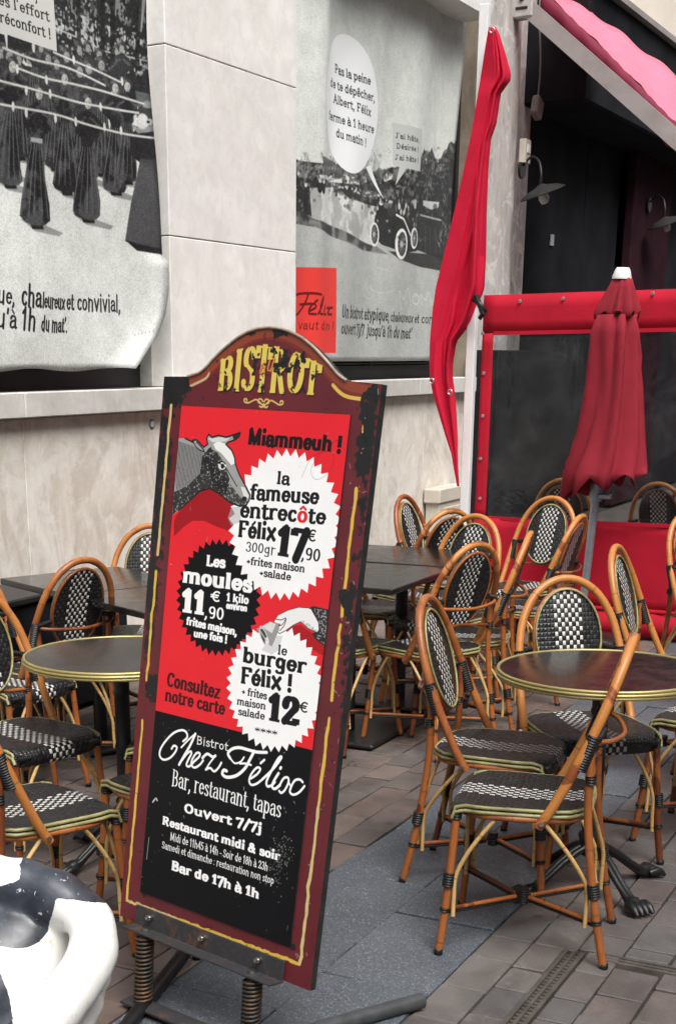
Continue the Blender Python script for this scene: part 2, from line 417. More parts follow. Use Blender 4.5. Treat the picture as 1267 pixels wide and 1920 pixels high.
# ------------------------------------------------------------------ printing: a small rasteriser for flat print
class Canvas:
    """rgb picture of a flat print; local metres -> pixels"""
    def __init__(s, x0, y0, x1, y1, ppm, col):
        s.x0, s.y0, s.ppm = x0, y0, ppm; s.W = int((x1-x0)*ppm); s.H = int((y1-y0)*ppm)
        s.w, s.h = s.W/ppm, s.H/ppm
        s.a = np.ones((s.H, s.W, 3), np.float32) * np.array(col, np.float32)
        s.al = np.ones((s.H, s.W), np.float32)
    def px(s, p): p = np.asarray(p, float); return np.stack([(p[..., 0]-s.x0)*s.ppm, (p[..., 1]-s.y0)*s.ppm], -1)
    def win(s, lo, hi):
        x0 = max(0, int(lo[0]) - 2); y0 = max(0, int(lo[1]) - 2); x1 = min(s.W, int(hi[0]) + 3); y1 = min(s.H, int(hi[1]) + 3)
        return (x0, y0, x1, y1) if x1 > x0 and y1 > y0 else None
    def comp(s, w, cov, col):
        x0, y0, x1, y1 = w; c = cov[..., None]
        s.a[y0:y1, x0:x1] = s.a[y0:y1, x0:x1] * (1 - c) + np.asarray(col, np.float32) * c
    def poly_cov(s, pts, SS=2):
        P = s.px(np.asarray(pts)); w = s.win(P.min(0), P.max(0))
        if w is None: return None, None
        x0, y0, x1, y1 = w
        yy = (np.arange((y1-y0)*SS) + .5)/SS + y0; xx = (np.arange((x1-x0)*SS) + .5)/SS + x0
        ins = np.zeros((len(yy), len(xx)), bool); n = len(P)
        for i in range(n):
            a, b = P[i], P[(i+1) % n]
            if a[1] == b[1]: continue
            m = (a[1] <= yy) != (b[1] <= yy); xi = a[0] + (yy - a[1])/(b[1]-a[1])*(b[0]-a[0])
            ins[m] ^= xx[None, :] < xi[m][:, None]
        cov = ins.reshape(y1-y0, SS, x1-x0, SS).mean((1, 3)).astype(np.float32); return w, cov
    def poly(s, pts, col, alpha=1., tex=None):
        w, cov = s.poly_cov(pts)
        if w is None: return
        if tex is not None: cov = cov * tex[w[1]:w[3], w[0]:w[2]]
        s.comp(w, cov*alpha, col)
    def ellipse(s, c, rx, ry, col, alpha=1., ang=0., n=40):
        th = np.linspace(0, 2*math.pi, n, endpoint=False); x, y = rx*np.cos(th), ry*np.sin(th)
        ca, sa = math.cos(ang), math.sin(ang)
        s.poly(np.stack([c[0]+x*ca-y*sa, c[1]+x*sa+y*ca], 1), col, alpha)
    def lines(s, segs, col, alpha=1.):
        """segs: (a, b, width, butt) in local metres, composited together"""
        if not segs: return
        A = s.px([g[0] for g in segs]); B = s.px([g[1] for g in segs]); Wd = np.array([g[2] for g in segs])*s.ppm/2
        lo = np.minimum(A, B).min(0) - Wd.max() - 1; hi = np.maximum(A, B).max(0) + Wd.max() + 1
        W = s.win(lo, hi)
        if W is None: return
        x0, y0, x1, y1 = W; cov = np.zeros((y1-y0, x1-x0), np.float32)
        for i, g in enumerate(segs):
            a, b, hw = A[i], B[i], Wd[i]
            w = s.win(np.minimum(a, b)-hw-1, np.maximum(a, b)+hw+1)
            if w is None: continue
            X = np.arange(w[0], w[2]) + .5; Y = (np.arange(w[1], w[3]) + .5)[:, None]
            d = b - a; L = math.hypot(*d)
            if L < 1e-6: dist = np.hypot(X-a[0], Y-a[1]) - hw
            else:
                ux, uy = d/L; t = (X-a[0])*ux + (Y-a[1])*uy; q = np.abs(-(X-a[0])*uy + (Y-a[1])*ux)
                if g[3]: dist = np.maximum(q-hw, np.maximum(-t, t-L))
                else: tt = np.clip(t, 0, L); dist = np.hypot(q, t-tt) - hw
            c = np.clip(.5-dist, 0, 1).astype(np.float32)
            sl = (slice(w[1]-y0, w[3]-y0), slice(w[0]-x0, w[2]-x0)); cov[sl] = np.maximum(cov[sl], c)
        s.comp(W, cov*alpha, col)
    def path(s, pts, width, col, alpha=1.): s.lines([(pts[i], pts[i+1], width, False) for i in range(len(pts)-1)], col, alpha)
    def photographic(s, k, seed, grain=.10):
        """soften and grain what has been drawn so far, like an enlarged old photograph"""
        for ax in (0, 1):
            acc = np.zeros_like(s.a)
            for o in range(-k, k+1): acc += np.roll(s.a, o, ax)
            s.a = acc/(2*k+1)
        g = np.random.default_rng(seed).normal(0, 1, (s.H, s.W)).astype(np.float32); g = (g + np.roll(g, 1, 0) + np.roll(g, 1, 1) + np.roll(g, (1, 1), (0, 1)))/2
        n = fnoise(s.W, s.H, 45, 4, seed+1)-.5
        s.a = np.clip(s.a*(1+grain*g[..., None]+.28*n[..., None]) + .010*g[..., None], .008, .9)
    def image(s, name):
        im = bpy.data.images.new(name, s.W, s.H); d = np.ones((s.H, s.W, 4), np.float32)
        a = np.clip(s.a, 0, 1); d[..., :3] = np.where(a <= .0031308, a*12.92, 1.055*np.power(np.maximum(a, 1e-6), 1/2.4)-.055)
        im.pixels.foreach_set(d.ravel()); im.update(); im.pack(); return im
def fnoise(W, H, base, octs=4, seed=0, ax=1., ay=1.):
    g = np.random.default_rng(seed); out = np.zeros((H, W), np.float32); amp = 1.; tot = 0
    for o in range(octs):
        nx = max(2, int(base*ax*2**o)+2); ny = max(2, int(base*ay*2**o*H/W)+2)
        G = g.random((ny, nx)).astype(np.float32)
        x = np.linspace(0, nx-1.001, W); y = np.linspace(0, ny-1.001, H); xi = x.astype(int); yi = y.astype(int)
        fx = (x-xi)[None, :]; fy = (y-yi)[:, None]; fx = fx*fx*(3-2*fx); fy = fy*fy*(3-2*fy)
        a = G[yi][:, xi]; b = G[yi][:, xi+1]; c = G[yi+1][:, xi]; d = G[yi+1][:, xi+1]
        out += amp*((a*(1-fx)+b*fx)*(1-fy)+(c*(1-fx)+d*fx)*fy); tot += amp; amp *= .55
    return out/tot
def step(x, a, b): t = np.clip((x-a)/(b-a), 0, 1); return t*t*(3-2*t)

# ---- letters: skeletons (cap height 1, x-height .7), drawn with slab serifs or plain
def arc(cx, cy, rx, ry, a0, a1, n=12):
    return [(cx+rx*math.cos(rad(a0+(a1-a0)*i/n)), cy+ry*math.sin(rad(a0+(a1-a0)*i/n))) for i in range(n+1)]
G_ = {}
def gl(ch, adv, strokes, serifs=()): G_[ch] = (adv, strokes, serifs)
B, T, X_ = 0.0, 1.0, .7
gl('a', .60, [[(.46, .46), (.46, .10)] , arc(.29, .48, .17, .17, 165, 0), [(.46, .42)] + arc(.27, .21, .16, .17, 90, 270) + [(.44, .12)], [(.46, .12), (.50, .04), (.58, .06)]], [])
gl('b', .64, [[(.15, B), (.15, T)], arc(.34, .35, .19, .29, 150, -150)], [(.15, T, .13, 0)])
gl('c', .54, [arc(.31, .35, .19, .29, 45, 315)])
gl('d', .66, [[(.48, B), (.48, T)], arc(.30, .35, .18, .29, 35, 325)], [(.48, T, .13, 0), (.48, B, 0, .13)])
gl('e', .58, [arc(.31, .35, .19, .29, 5, 318, 16), [(.13, .37), (.49, .37)]])
gl('f', .42, [[(.19, B), (.19, .78)] , arc(.34, .78, .15, .17, 180, 55), [(.04, .64), (.38, .64)]], [(.19, B, .14, .14)])
gl('g', .60, [arc(.29, .37, .17, .26, 35, 325), [(.46, .66), (.46, -.10)], arc(.28, -.10, .18, .14, 0, -150)], [(.46, .66, 0, .12)])
gl('h', .68, [[(.15, B), (.15, T)], arc(.34, .44, .18, .20, 165, 0), [(.52, .44), (.52, B)]], [(.15, T, .13, 0), (.15, B, .13, .12), (.52, B, .12, .13)])
gl('i', .32, [[(.16, B), (.16, X_)], [(.16, .90), (.16, .901)]], [(.16, X_, .13, 0), (.16, B, .13, .13)])
gl('j', .32, [[(.18, X_), (.18, -.10)], arc(.04, -.10, .14, .13, 0, -110), [(.18, .90), (.18, .901)]], [(.18, X_, .13, 0)])
gl('k', .68, [[(.15, B), (.15, T)], [(.2, .30), (.50, .64)], [(.30, .40), (.54, .05)]], [(.15, T, .13, 0), (.15, B, .13, .12), (.50, X_, .12, .12), (.55, B, .12, .12)])
gl('l', .32, [[(.16, B), (.16, T)]], [(.16, T, .13, 0), (.16, B, .13, .13)])
gl('m', 1.0, [[(.15, B), (.15, X_)], arc(.32, .46, .17, .19, 165, 0), [(.49, .46), (.49, B)], arc(.66, .46, .17, .19, 165, 0), [(.83, .46), (.83, B)]], [(.15, X_, .13, 0), (.15, B, .13, .1), (.49, B, .1, .1), (.83, B, .1, .13)])
gl('n', .68, [[(.15, B), (.15, X_)], arc(.34, .46, .18, .19, 165, 0), [(.52, .46), (.52, B)]], [(.15, X_, .13, 0), (.15, B, .13, .12), (.52, B, .12, .13)])
gl('o', .60, [arc(.30, .35, .19, .29, 0, 360, 20)])
gl('p', .64, [[(.15, -.28), (.15, X_)], arc(.34, .35, .19, .29, 150, -150)], [(.15, X_, .13, 0), (.15, -.28, .13, .13)])
gl('q', .64, [[(.48, -.28), (.48, X_)], arc(.30, .35, .18, .29, 35, 325)], [(.48, -.28, .13, .13)])
gl('r', .50, [[(.16, B), (.16, X_)], arc(.36, .42, .20, .23, 165, 60)], [(.16, X_, .13, 0), (.16, B, .13, .14)])
gl('s', .50, [[(.42, .52)] + arc(.26, .51, .14, .13, 20, 200, 8) + arc(.26, .18, .16, .14, 60, -160, 10)], [])
gl('t', .42, [[(.18, .88), (.18, .18)] , arc(.30, .18, .12, .14, 180, 320), [(.04, .64), (.38, .64)]], [])
gl('u', .68, [[(.15, X_), (.15, .26)], arc(.33, .26, .18, .20, 180, 350), [(.51, X_), (.51, B)]], [(.15, X_, .13, 0), (.51, X_, .13, 0), (.51, B, 0, .13)])
gl('v', .62, [[(.10, .68), (.31, .03)], [(.31, .03), (.52, .68)]], [(.10, X_, .11, .13), (.53, X_, .12, .1)])
gl('x', .64, [[(.12, .66), (.52, .04)], [(.52, .66), (.12, .04)]], [(.12, X_, .1, .13), (.52, X_, .12, .1), (.12, B, .1, .12), (.53, B, .13, .1)])
gl('y', .62, [[(.10, .68), (.32, .05)], [(.53, .68), (.30, -.12), (.16, -.22)]], [(.10, X_, .11, .13), (.53, X_, .12, .1)])
gl('z', .54, [[(.08, .63), (.46, .63)], [(.44, .62), (.10, .08)], [(.08, .07), (.48, .07)]])
gl('A', .80, [[(.14, .02), (.40, .96)], [(.40, .96), (.66, .02)], [(.25, .34), (.56, .34)]], [(.14, B, .13, .13), (.66, B, .13, .13)])
gl('B', .74, [[(.19, B), (.19, T)], [(.16, .94)] + arc(.38, .74, .19, .20, 90, -90) + [(.20, .54)], [(.40, .54)] + arc(.40, .30, .21, .24, 90, -90) + [(.16, .06)]], [(.19, T, .14, 0), (.19, B, .14, 0)])
gl('C', .72, [arc(.40, .5, .26, .44, 48, 312, 16), [(.60, .95), (.60, .68)]])
gl('D', .78, [[(.19, B), (.19, T)], [(.16, .94), (.34, .94)] + arc(.36, .5, .26, .44, 90, -90, 14) + [(.16, .06)]], [(.19, T, .14, 0), (.19, B, .14, 0)])
gl('F', .68, [[(.19, B), (.19, T)], [(.16, .94), (.60, .94)], [(.60, .96), (.60, .72)], [(.19, .52), (.48, .52)]], [(.19, T, .14, 0), (.19, B, .14, .15)])
gl('I', .42, [[(.21, B), (.21, T)]], [(.21, T, .15, .15), (.21, B, .15, .15)])
gl('J', .50, [[(.30, T), (.30, .22)], arc(.16, .22, .14, .17, 0, -150)], [(.30, T, .15, .15)])
gl('L', .66, [[(.19, B), (.19, T)], [(.19, .06), (.58, .06)], [(.58, .04), (.58, .28)]], [(.19, T, .14, .14), (.19, B, .14, 0)])
gl('M', .98, [[(.18, B), (.18, T)], [(.80, B), (.80, T)], [(.20, .96), (.49, .12)], [(.78, .96), (.49, .12)]], [(.18, T, .14, .02), (.18, B, .14, .13), (.80, T, .02, .14), (.80, B, .13, .14)])
gl('O', .78, [arc(.39, .5, .26, .44, 0, 360, 24)])
gl('P', .70, [[(.19, B), (.19, T)], [(.16, .94)] + arc(.38, .70, .20, .24, 90, -90) + [(.20, .46)]], [(.19, T, .14, 0), (.19, B, .14, .15)])
gl('R', .78, [[(.19, B), (.19, T)], [(.16, .94)] + arc(.38, .72, .20, .22, 90, -90) + [(.20, .50)], [(.40, .50), (.60, .06)]], [(.19, T, .14, 0), (.19, B, .14, .13), (.62, B, .1, .12)])
gl('S', .62, [[(.50, .74)] + arc(.31, .73, .18, .21, 15, 215, 10) + arc(.31, .27, .21, .22, 50, -165, 12)])
gl('T', .72, [[(.36, B), (.36, T)], [(.06, .94), (.66, .94)], [(.07, .96), (.07, .70)], [(.65, .96), (.65, .70)]], [(.36, B, .15, .15)])
gl('U', .78, [[(.18, T), (.18, .30)], arc(.39, .30, .21, .25, 180, 360), [(.60, .30), (.60, T)]], [(.18, T, .14, .13), (.60, T, .13, .12)])
gl('1', .50, [[(.27, B), (.27, T)], [(.27, .94), (.10, .76)]], [(.27, B, .19, .19)])
gl('2', .60, [[(.12, .70)] + arc(.30, .72, .18, .22, 175, -35, 12) + [(.12, .10)], [(.08, .07), (.52, .07)], [(.52, .05), (.52, .26)]])
gl('3', .58, [arc(.28, .73, .17, .21, 160, -80, 10) , arc(.28, .28, .20, .24, 80, -160, 12)])
gl('4', .60, [[(.42, B), (.42, T)], [(.42, .98), (.08, .32)], [(.05, .28), (.56, .28)]])
gl('5', .58, [[(.16, .94), (.50, .94)], [(.16, .94), (.14, .54)], [(.14, .54)] + arc(.28, .32, .21, .26, 110, -155, 14)])
gl('7', .54, [[(.06, .93), (.48, .93)], [(.47, .92), (.22, B)], [(.07, .96), (.07, .74)]])
gl('8', .58, [arc(.29, .74, .16, .20, 0, 360, 18), arc(.29, .28, .19, .24, 0, 360, 18)])
gl('9', .58, [arc(.29, .68, .18, .26, 0, 360, 18), [(.47, .68), (.46, .4)] + arc(.28, .30, .17, .25, 0, -120, 8)])
gl('0', .60, [arc(.30, .5, .19, .44, 0, 360, 24)])
gl('\u20ac', .62, [arc(.38, .5, .22, .42, 55, 305, 14), [(.04, .60), (.46, .60)], [(.04, .42), (.42, .42)]])
gl('!', .36, [[(.18, .28), (.18, T)], [(.18, .06), (.18, .061)]])
gl('.', .28, [[(.13, .06), (.13, .061)]]); gl(',', .28, [[(.14, .07), (.13, -.03), (.07, -.14)]])
gl(':', .28, [[(.13, .10), (.13, .101)], [(.13, .58), (.13, .581)]])
gl("'", .24, [[(.12, .98), (.10, .78)]]); gl('/', .44, [[(.06, -.08), (.38, 1.04)]])
gl('+', .50, [[(.05, .35), (.45, .35)], [(.25, .14), (.25, .56)]]); gl('-', .36, [[(.05, .33), (.31, .33)]])
gl('&', .78, [[(.64, .04), (.24, .66)] + arc(.34, .76, .13, .18, 200, -20, 8) + [(.16, .40)] + arc(.30, .24, .19, .19, 150, 310, 8) + [(.60, .46)]])
gl('*', .44, [[(.22, .30), (.22, .70)], [(.05, .40), (.39, .60)], [(.05, .60), (.39, .40)]])
gl('q.', .1, []); gl(' ', .30, [])
ACC = {'\u00e9': ('e', [[(.27, .78), (.42, .96)]]), '\u00e8': ('e', [[(.36, .78), (.20, .96)]]), '\u00ea': ('e', [[(.16, .80), (.31, .96)], [(.31, .96), (.46, .80)]]),
       '\u00f4': ('o', [[(.15, .80), (.30, .96)], [(.30, .96), (.45, .80)]]), '\u00e0': ('a', [[(.34, .78), (.18, .96)]]), '\u00e2': ('a', [[(.13, .80), (.28, .96)], [(.28, .96), (.43, .80)]]),
       '\u00ee': ('i', [[(.03, .80), (.16, .96)], [(.16, .96), (.29, .80)]]), '\u00c7': ('C', [[(.40, .0), (.44, -.16), (.30, -.20)]])}
def glyph(ch):
    if ch in ACC:
        b, ex = ACC[ch]; a, st, se = G_[b]
        if b == 'i': st = st[:1]
        return a, st, se, ex
    a, st, se = G_[ch]; return a, st, se, []
def text_segs(txt, fmap, h, xs, wv, wh, serif, slant=0., sth=.10, warp=None):
    """fmap(x, y in metres along/above the baseline) -> local point"""
    segs = []; pen = 0.0; vec = lambda p: np.array(fmap(p[0]*h*xs + slant*p[1]*h, p[1]*h), float)
    ink = []
    for ch in txt:
        adv, st, se, ex = glyph(ch); k = []
        off = pen
        def tr(p):
            y = p[1]
            if warp: y = warp((p[0]+off)*xs*h, y)
            return vec((p[0]+off, y))
        for s_ in st + ex:
            thin = s_ in ex
            for i in range(len(s_)-1):
                a, b = s_[i], s_[i+1]; d = (b[0]-a[0], b[1]-a[1]); L = math.hypot(d[0]*xs, d[1])
                if L < .005: segs.append((tr((a[0], a[1]+(.05 if a[1] > .8 else 0))), tr((b[0], b[1]+(.05 if a[1] > .8 else 0))), wv*h*1.08, False)); continue
                wd = wh + (wv-wh)*(abs(d[1])/L)**1.5 if not thin else wh*1.1
                A, Bp = tr(a), tr(b)
                segs.append((A, Bp, wd*h, len(s_) == 2 and serif and abs(d[0]) < .02))
        if serif:
            for (x, y, l, r_) in se:
                yy = y - sth/2 if y > .3 else y + sth/2
                segs.append((tr((x-l, yy)), tr((x+r_, yy)), sth*h, True))
        pen += adv
    return segs, pen
def text(cv, txt, p0, p1, h, col, wv=.20, wh=.10, serif=True, slant=0., alpha=1., sth=.10, warp=None):
    """baseline from p0 to p1 (local metres), cap height h"""
    p0 = np.array(p0, float); p1 = np.array(p1, float); d = p1-p0; L = math.hypot(*d); u = d/L; n = np.array([-u[1], u[0]])
    tot = sum(glyph(c)[0] for c in txt); xs = L/(tot*h)
    segs, _ = text_segs(txt, lambda x, y: p0+u*x+n*y, h, xs, wv, wh, serif, slant, sth, warp)
    cv.lines(segs, col, alpha)
def cr(pts, n=6):
    P = smooth_path([(p[0], p[1], 0) for p in pts], n); return [(p.x, p.y) for p in P]
# ------------------------------------------------------------------ the setting: ground
m = MB(); m.add([(-14, -16, -.03), (45, -16, -.03), (45, 12, -.03), (-14, 12, -.03)], [(0, 1, 2, 3)])
ground = m.build('ground', MORTAR, kind='structure')

def brick_mesh(name, mat):
    b = MB(); b.bbox((0, 0, -.5), (1, 1, 1), .02); return b.mesh(name, mat)
def paving(name, mat, cells, piece, depth=.028, gap=.006):
    """cells: (x0, x1, y0, y1); the 300 that show largest are objects, the rest one joined part"""
    base = MB()
    xs0 = min(c[0] for c in cells); xs1 = max(c[1] for c in cells); ys0 = min(c[2] for c in cells); ys1 = max(c[3] for c in cells)
    base.add([(xs0, ys0, -.012), (xs1, ys0, -.012), (xs1, ys1, -.012), (xs0, ys1, -.012)], [(0, 1, 2, 3)])
    par = base.build(name, MORTAR, kind='structure')
    sc = []
    for c in cells:
        cx, cy = (c[0]+c[1])/2, (c[2]+c[3])/2; x, y, z = proj((cx, cy, 0))
        vis = z > .5 and -60 < x < 1330 and 900 < y < 1990
        sc.append(((c[1]-c[0])*(c[3]-c[2])/z**2 if vis else 0, c))
    sc.sort(key=lambda q: -q[0])
    b = MB(); b.bbox((0, 0, 0), (1, 1, 1), .0); b = None
    shared = {}
    def piece_mesh(w, h):
        k = (round(w, 3), round(h, 3))
        if k not in shared: q = MB(); q.bbox((0, 0, -depth/2), (w, h, depth), .0035); shared[k] = q.mesh(piece, mat)
        return shared[k]
    rest = MB(); n = 0
    for a, c in sc:
        w = c[1]-c[0]-gap; h = c[3]-c[2]-gap; cx, cy = (c[0]+c[1])/2, (c[2]+c[3])/2
        rot = Matrix.Rotation(random.gauss(0, .010), 3, 'X') @ Matrix.Rotation(random.gauss(0, .010), 3, 'Y') @ Matrix.Rotation(random.gauss(0, .010), 3, 'Z')
        dz = random.gauss(0, .0018)
        if a > 0 and n < 295:
            o = bpy.data.objects.new(piece, piece_mesh(w, h)); link(o, par); o.location = (cx, cy, dz); o.rotation_euler = rot.to_euler(); n += 1
        else: rest.bbox((cx, cy, -depth/2+dz), (w, h, depth), .003, rot)
    if rest.v: rest.build(piece, mat, par, kind='stuff')
    return par
# left of the granite strip: long brown-grey bricks in running bond
cells = []; y = 1.93; r_ = 0
W0 = 4.45
while y < W0 - .01:
    y1 = min(y + .128, W0 - .002); x = 1.7 + random.uniform(0, .28)
    while x < 8.9:
        L = random.choice((.19, .22, .22, .24)); cells.append((x, x+L, y, y1)); x += L
    y = y1; r_ += 1
paving('terrace_paving', PAVER, cells, 'paver')
# right of it
cells = []; y = 1.268
DR_Y0, DR_Y1 = .98, 1.052      # strip where the drain runs
while y > -.6:
    y1 = y - random.choice((.13, .145, .17)); x = 2.3 + random.uniform(0, .2)
    while x < 8.9:
        L = random.choice((.15, .17, .19, .22)); cells.append((x, x+L, y1, y)); x += L
    y = y1
# leave the bed of the drain free
keep = []
for c in cells:
    cx, cy = (c[0]+c[1])/2, (c[2]+c[3])/2
    if c[3] > .975 and c[2] < 1.04 and c[0] < 3.73:
        if c[3] - 1.04 > .03: keep.append((c[0], min(c[1], 9), 1.04, c[3]))
        if .975 - c[2] > .03: keep.append((c[0], c[1], c[2], .975))
        continue
    if c[1] > 3.70 and c[0] < 3.765 and cy < .98:
        if 3.70 - c[0] > .03: keep.append((c[0], 3.70, c[2], c[3]))
        if c[1] - 3.765 > .03: keep.append((3.765, c[1], c[2], c[3]))
        continue
    keep.append(c)
paving('street_paving', PAVER2, keep, 'paver')
# the granite strip
cells = []
for (a, b, off) in ((1.27, 1.59, .1), (1.59, 1.928, .35)):
    x = 1.6 + off
    while x < 8.9: cells.append((x, x+.52, a, b)); x += .52
paving('granite_strip', GRANITE, cells, 'paving_slab', .03, .003)
# paving behind the screen
m = MB(); m.add([(8.9, -4, -.008), (30, -4, -.008), (30, W0, -.008), (8.9, W0, -.008)], [(0, 1, 2, 3)])
m.build('pavement', PAVER, kind='structure')
m = MB(); m.add([(-12, -14, -.008), (30, -14, -.008), (30, -.62, -.008), (-12, -.62, -.008)], [(0, 1, 2, 3)])
m.build('road', PAVER2, kind='structure')

# drain gratings
def grating(name, a, b, w, label):
    a = Vector(a); b = Vector(b); d = (b-a); L = d.length; ang = math.atan2(d.y, d.x); o = empty(name, (a.x, a.y, 0), ang)
    tag(o, label, 'drain grating')
    q = MB(); q.box((L/2, w/2-.006, -.006), (L, .012, .016)); q.box((L/2, -w/2+.006, -.006), (L, .012, .016)); q.box((L/2, 0, -.0062), (L, .010, .0155)); q.build('frame', GRATE, o)
    q = MB(); n = int(L/.022)
    for i in range(n): q.box((.011+i*.022, 0, -.008), (.011, w-.026, .012))
    q.build('slot_bars', GRATE, o, kind='stuff')
    return o
grating('drain_grating', (2.55, 1.008), (3.735, 1.008), .060, 'narrow cast drain grating running towards the chair foot in the right foreground')
grating('drain_grating', (3.732, .955), (3.732, -.4), .055, 'narrow slotted drain grating that crosses to the right edge behind the front chair foot')

# ------------------------------------------------------------------ the bistro building
WY = 4.45
bl = empty('bistro_building', (8.7, WY, 0)); tag(bl, 'pale stone bistro building with stained lower wall, window bays and dark shopfront', 'building')
def part(name, mb, mat, parent=bl, **kw):
    o = mb.build(name, mat, parent, **kw); o.matrix_parent_inverse = Matrix.Translation(-Vector((8.7, WY, 0))) if parent == bl else Matrix.Identity(4)
    return o
SZ0, SZ1 = 1.385, 1.505        # sill
XP0, XP1 = float(on_y(322, 600, WY)[0]), float(on_y(555, 500, WY)[0])
XR = 11.98                     # start of the pier
XO = 13.70                     # edge of the dark shopfront
# lower wall: upright stone panels
x = .6
for w in (1.3, 1.25, 1.3, 1.28, 1.32, 1.26, 1.3, 1.28, 1.09):
    q = MB(); q.bbox((x+w/2, WY+.06, SZ0/2-.004), (w-.004, .12, SZ0-.004), .003); part('wall_panel', q, STONE_LOW); x += w
XS = x
q = MB(); q.box((6.3, WY+.13, .72), (11.3, .02, 1.5)); part('wall_backing', q, MORTAR)
# sill stones
x = .6
for w in (1.9, 1.55, 1.62, 1.7, 1.65, 1.6, 1.38):
    q = MB(); q.bbox((x+w/2, WY+.08, (SZ0+SZ1)/2), (w-.004, .30, SZ1-SZ0), .006); part('window_sill', q, STONE_SILL); x += w
# pillar of stone blocks
zs = [SZ1, 2.30, 3.24, 4.18, 5.12, 6.06]
for i in range(5):
    q = MB(); q.bbox(((XP0+XP1)/2, WY+.25, (zs[i]+zs[i+1])/2), (XP1-XP0, .50, zs[i+1]-zs[i]-.005), .004); part('stone_block', q, STONE)
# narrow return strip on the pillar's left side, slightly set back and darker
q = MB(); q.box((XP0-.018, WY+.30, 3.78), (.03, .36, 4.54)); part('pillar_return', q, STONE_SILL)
# window bays behind the posters
def bay(x0, x1, z0, z1, yb):
    fr = MB(); t = .06
    fr.box(((x0+x1)/2, yb+.03, z0+.05), (x1-x0, .06, .10)); fr.box((x0+t/2, yb+.03, (z0+z1)/2), (t, .058, z1-z0)); fr.box((x1-t/2, yb+.03, (z0+z1)/2), (t, .058, z1-z0))
    fr.box(((x0+x1)/2, yb+.03, z1-.04), (x1-x0, .056, .08)); fr.box(((x0+x1)/2, yb+.028, (z0+z1)/2), (.05, .05, z1-z0))
    fr.box(((x0+x1)/2, yb+.005, z0+.115), (x1-x0, .02, .012))
    f = part('window', fr, DARKMETAL)
    g = MB(); g.box(((x0+x1)/2, yb+.045, (z0+z1)/2), (x1-x0-.1, .008, z1-z0-.1)); g.build('pane', GLASS, f)
    return f
def mat_glass():
    t = NT('dark_window_glass'); t.set((.012, .014, .016), .08, 0, .6); return t.m
GLASS = mat_glass()
bay(.6, XP0-.03, SZ1, 5.2, WY+.20)
bay(XP1, XR-.02, SZ1, 4.62, WY+.20)
# lintel ledge above the second bay
lp = on_y(920, 36, WY-.19); lz = float(lp[2]); XL = float(lp[0])
q = MB(); q.bbox(((XP1+XL)/2, WY-.02, lz+.24), (XL-XP1, .34, .48), .006); part('lintel', q, STONE)
q = MB(); q.box(((XP1+12.0)/2, WY+.2, 5.4), (12.0-XP1, .30, 1.6)); part('upper_wall', q, STONE)
q = MB(); q.box((3.7, WY+.2, 5.75), (6.9, .30, 1.1)); part('upper_wall', q, STONE)
# rough reveal of the pier and the pier with a rounded left edge
q = MB(); q.box((XR-.01, WY+.13, 2.9), (.02, .25, 3.0)); part('pier_reveal', q, REVEAL)
q = MB(); P = []; U = []
prof = [(XR, WY+.30), (XR, WY+.02), (XR+.01, WY)] + [(XR+.35, WY), (XR+.62, WY)] + [(XR+.62+.5*math.sin(a), WY+.22*(1-math.cos(a))) for a in np.linspace(.2, 1.4, 6)] + [(XO-.3, WY+.20), (XO, WY+.20), (XO, WY+.6)]
for z in (0, 1.72, 3.3, 4.9, 6.4): P.append([(p[0], p[1], z) for p in prof])
q.grid(P, smooth=False, flip=True); part('pier', q, PLASTER)
q = MB(); q.bbox((12.8, WY-.03, .86), (1.9, .12, 1.72), .01); part('dark_cladding', q, BLACKVOID)
# dark shopfront: panels, posts and panes, recess shade put into their near-black colour
q = MB(); q.box((26, WY+1.7, 3.2), (26, .1, 6.4)); part('shopfront_back', q, BLACKVOID)
q = MB(); q.box((26, WY+1.0, 4.85), (25.2, 1.5, .1)); part('shopfront_ceiling', q, BLACKVOID)
for (xa, xb, mt, nm, dy) in ((13.70, 15.6, BLACKVOID, 'shopfront_panel', .22), (15.62, 16.9, BLACKVOID, 'shopfront_panel', .22), (16.92, 18.6, MAROON_COL, 'shopfront_column', .06), (18.62, 21, BLACKVOID, 'shopfront_panel', .22), (21.02, 23, MAROON_COL, 'shopfront_column', .06), (23.02, 39, BLACKVOID, 'shopfront_panel', .22)):
    q = MB(); q.bbox(((xa+xb)/2, WY+dy+.05, 2.3), (xb-xa, .10, 4.6), .01); part(nm, q, mt)
q = MB(); q.box((14.6, WY+.20, 4.3), (1.9, .03, .5)); part('shopfront_transom', q, DARKMETAL)
# dark ledge over the shopfront, its lit edge put into a grey strip, and the cream upper storey
LT = float(on_y(1150, 0, WY-.35)[2])
q = MB(); q.bbox((27.0, WY-.05, LT-.45), (27.0, .6, .90), .02); part('ledge', q, BLACKVOID)
q = MB(); q.box((27.0, WY-.36, LT+.02), (27.0, .10, .05)); part('lit_ledge_edge', q, GREYBAR)
q = MB(); q.box((27.0, WY-.05, LT+1.8), (27.0, .4, 3.5)); part('upper_storey', q, CREAMWALL)
for i in range(5):
    q = MB(); q.bbox((18+i*3.2, WY-.29, LT+1.6), (.35, .10, 3.0), .02); part('pilaster', q, CREAMWALL)
# small white notice and lamp inside the shopfront
o = MB(); o.box((0, 0, 0), (.10, .01, .10)); o = o.build('paper_notice', simple('grey_paper', (.34, .36, .36), .6), label='small grey paper notice on the dark door right of the pier', cat='notice'); pz = on_y(1035, 450, WY+.20); o.location = (pz[0], WY+.205, pz[2])
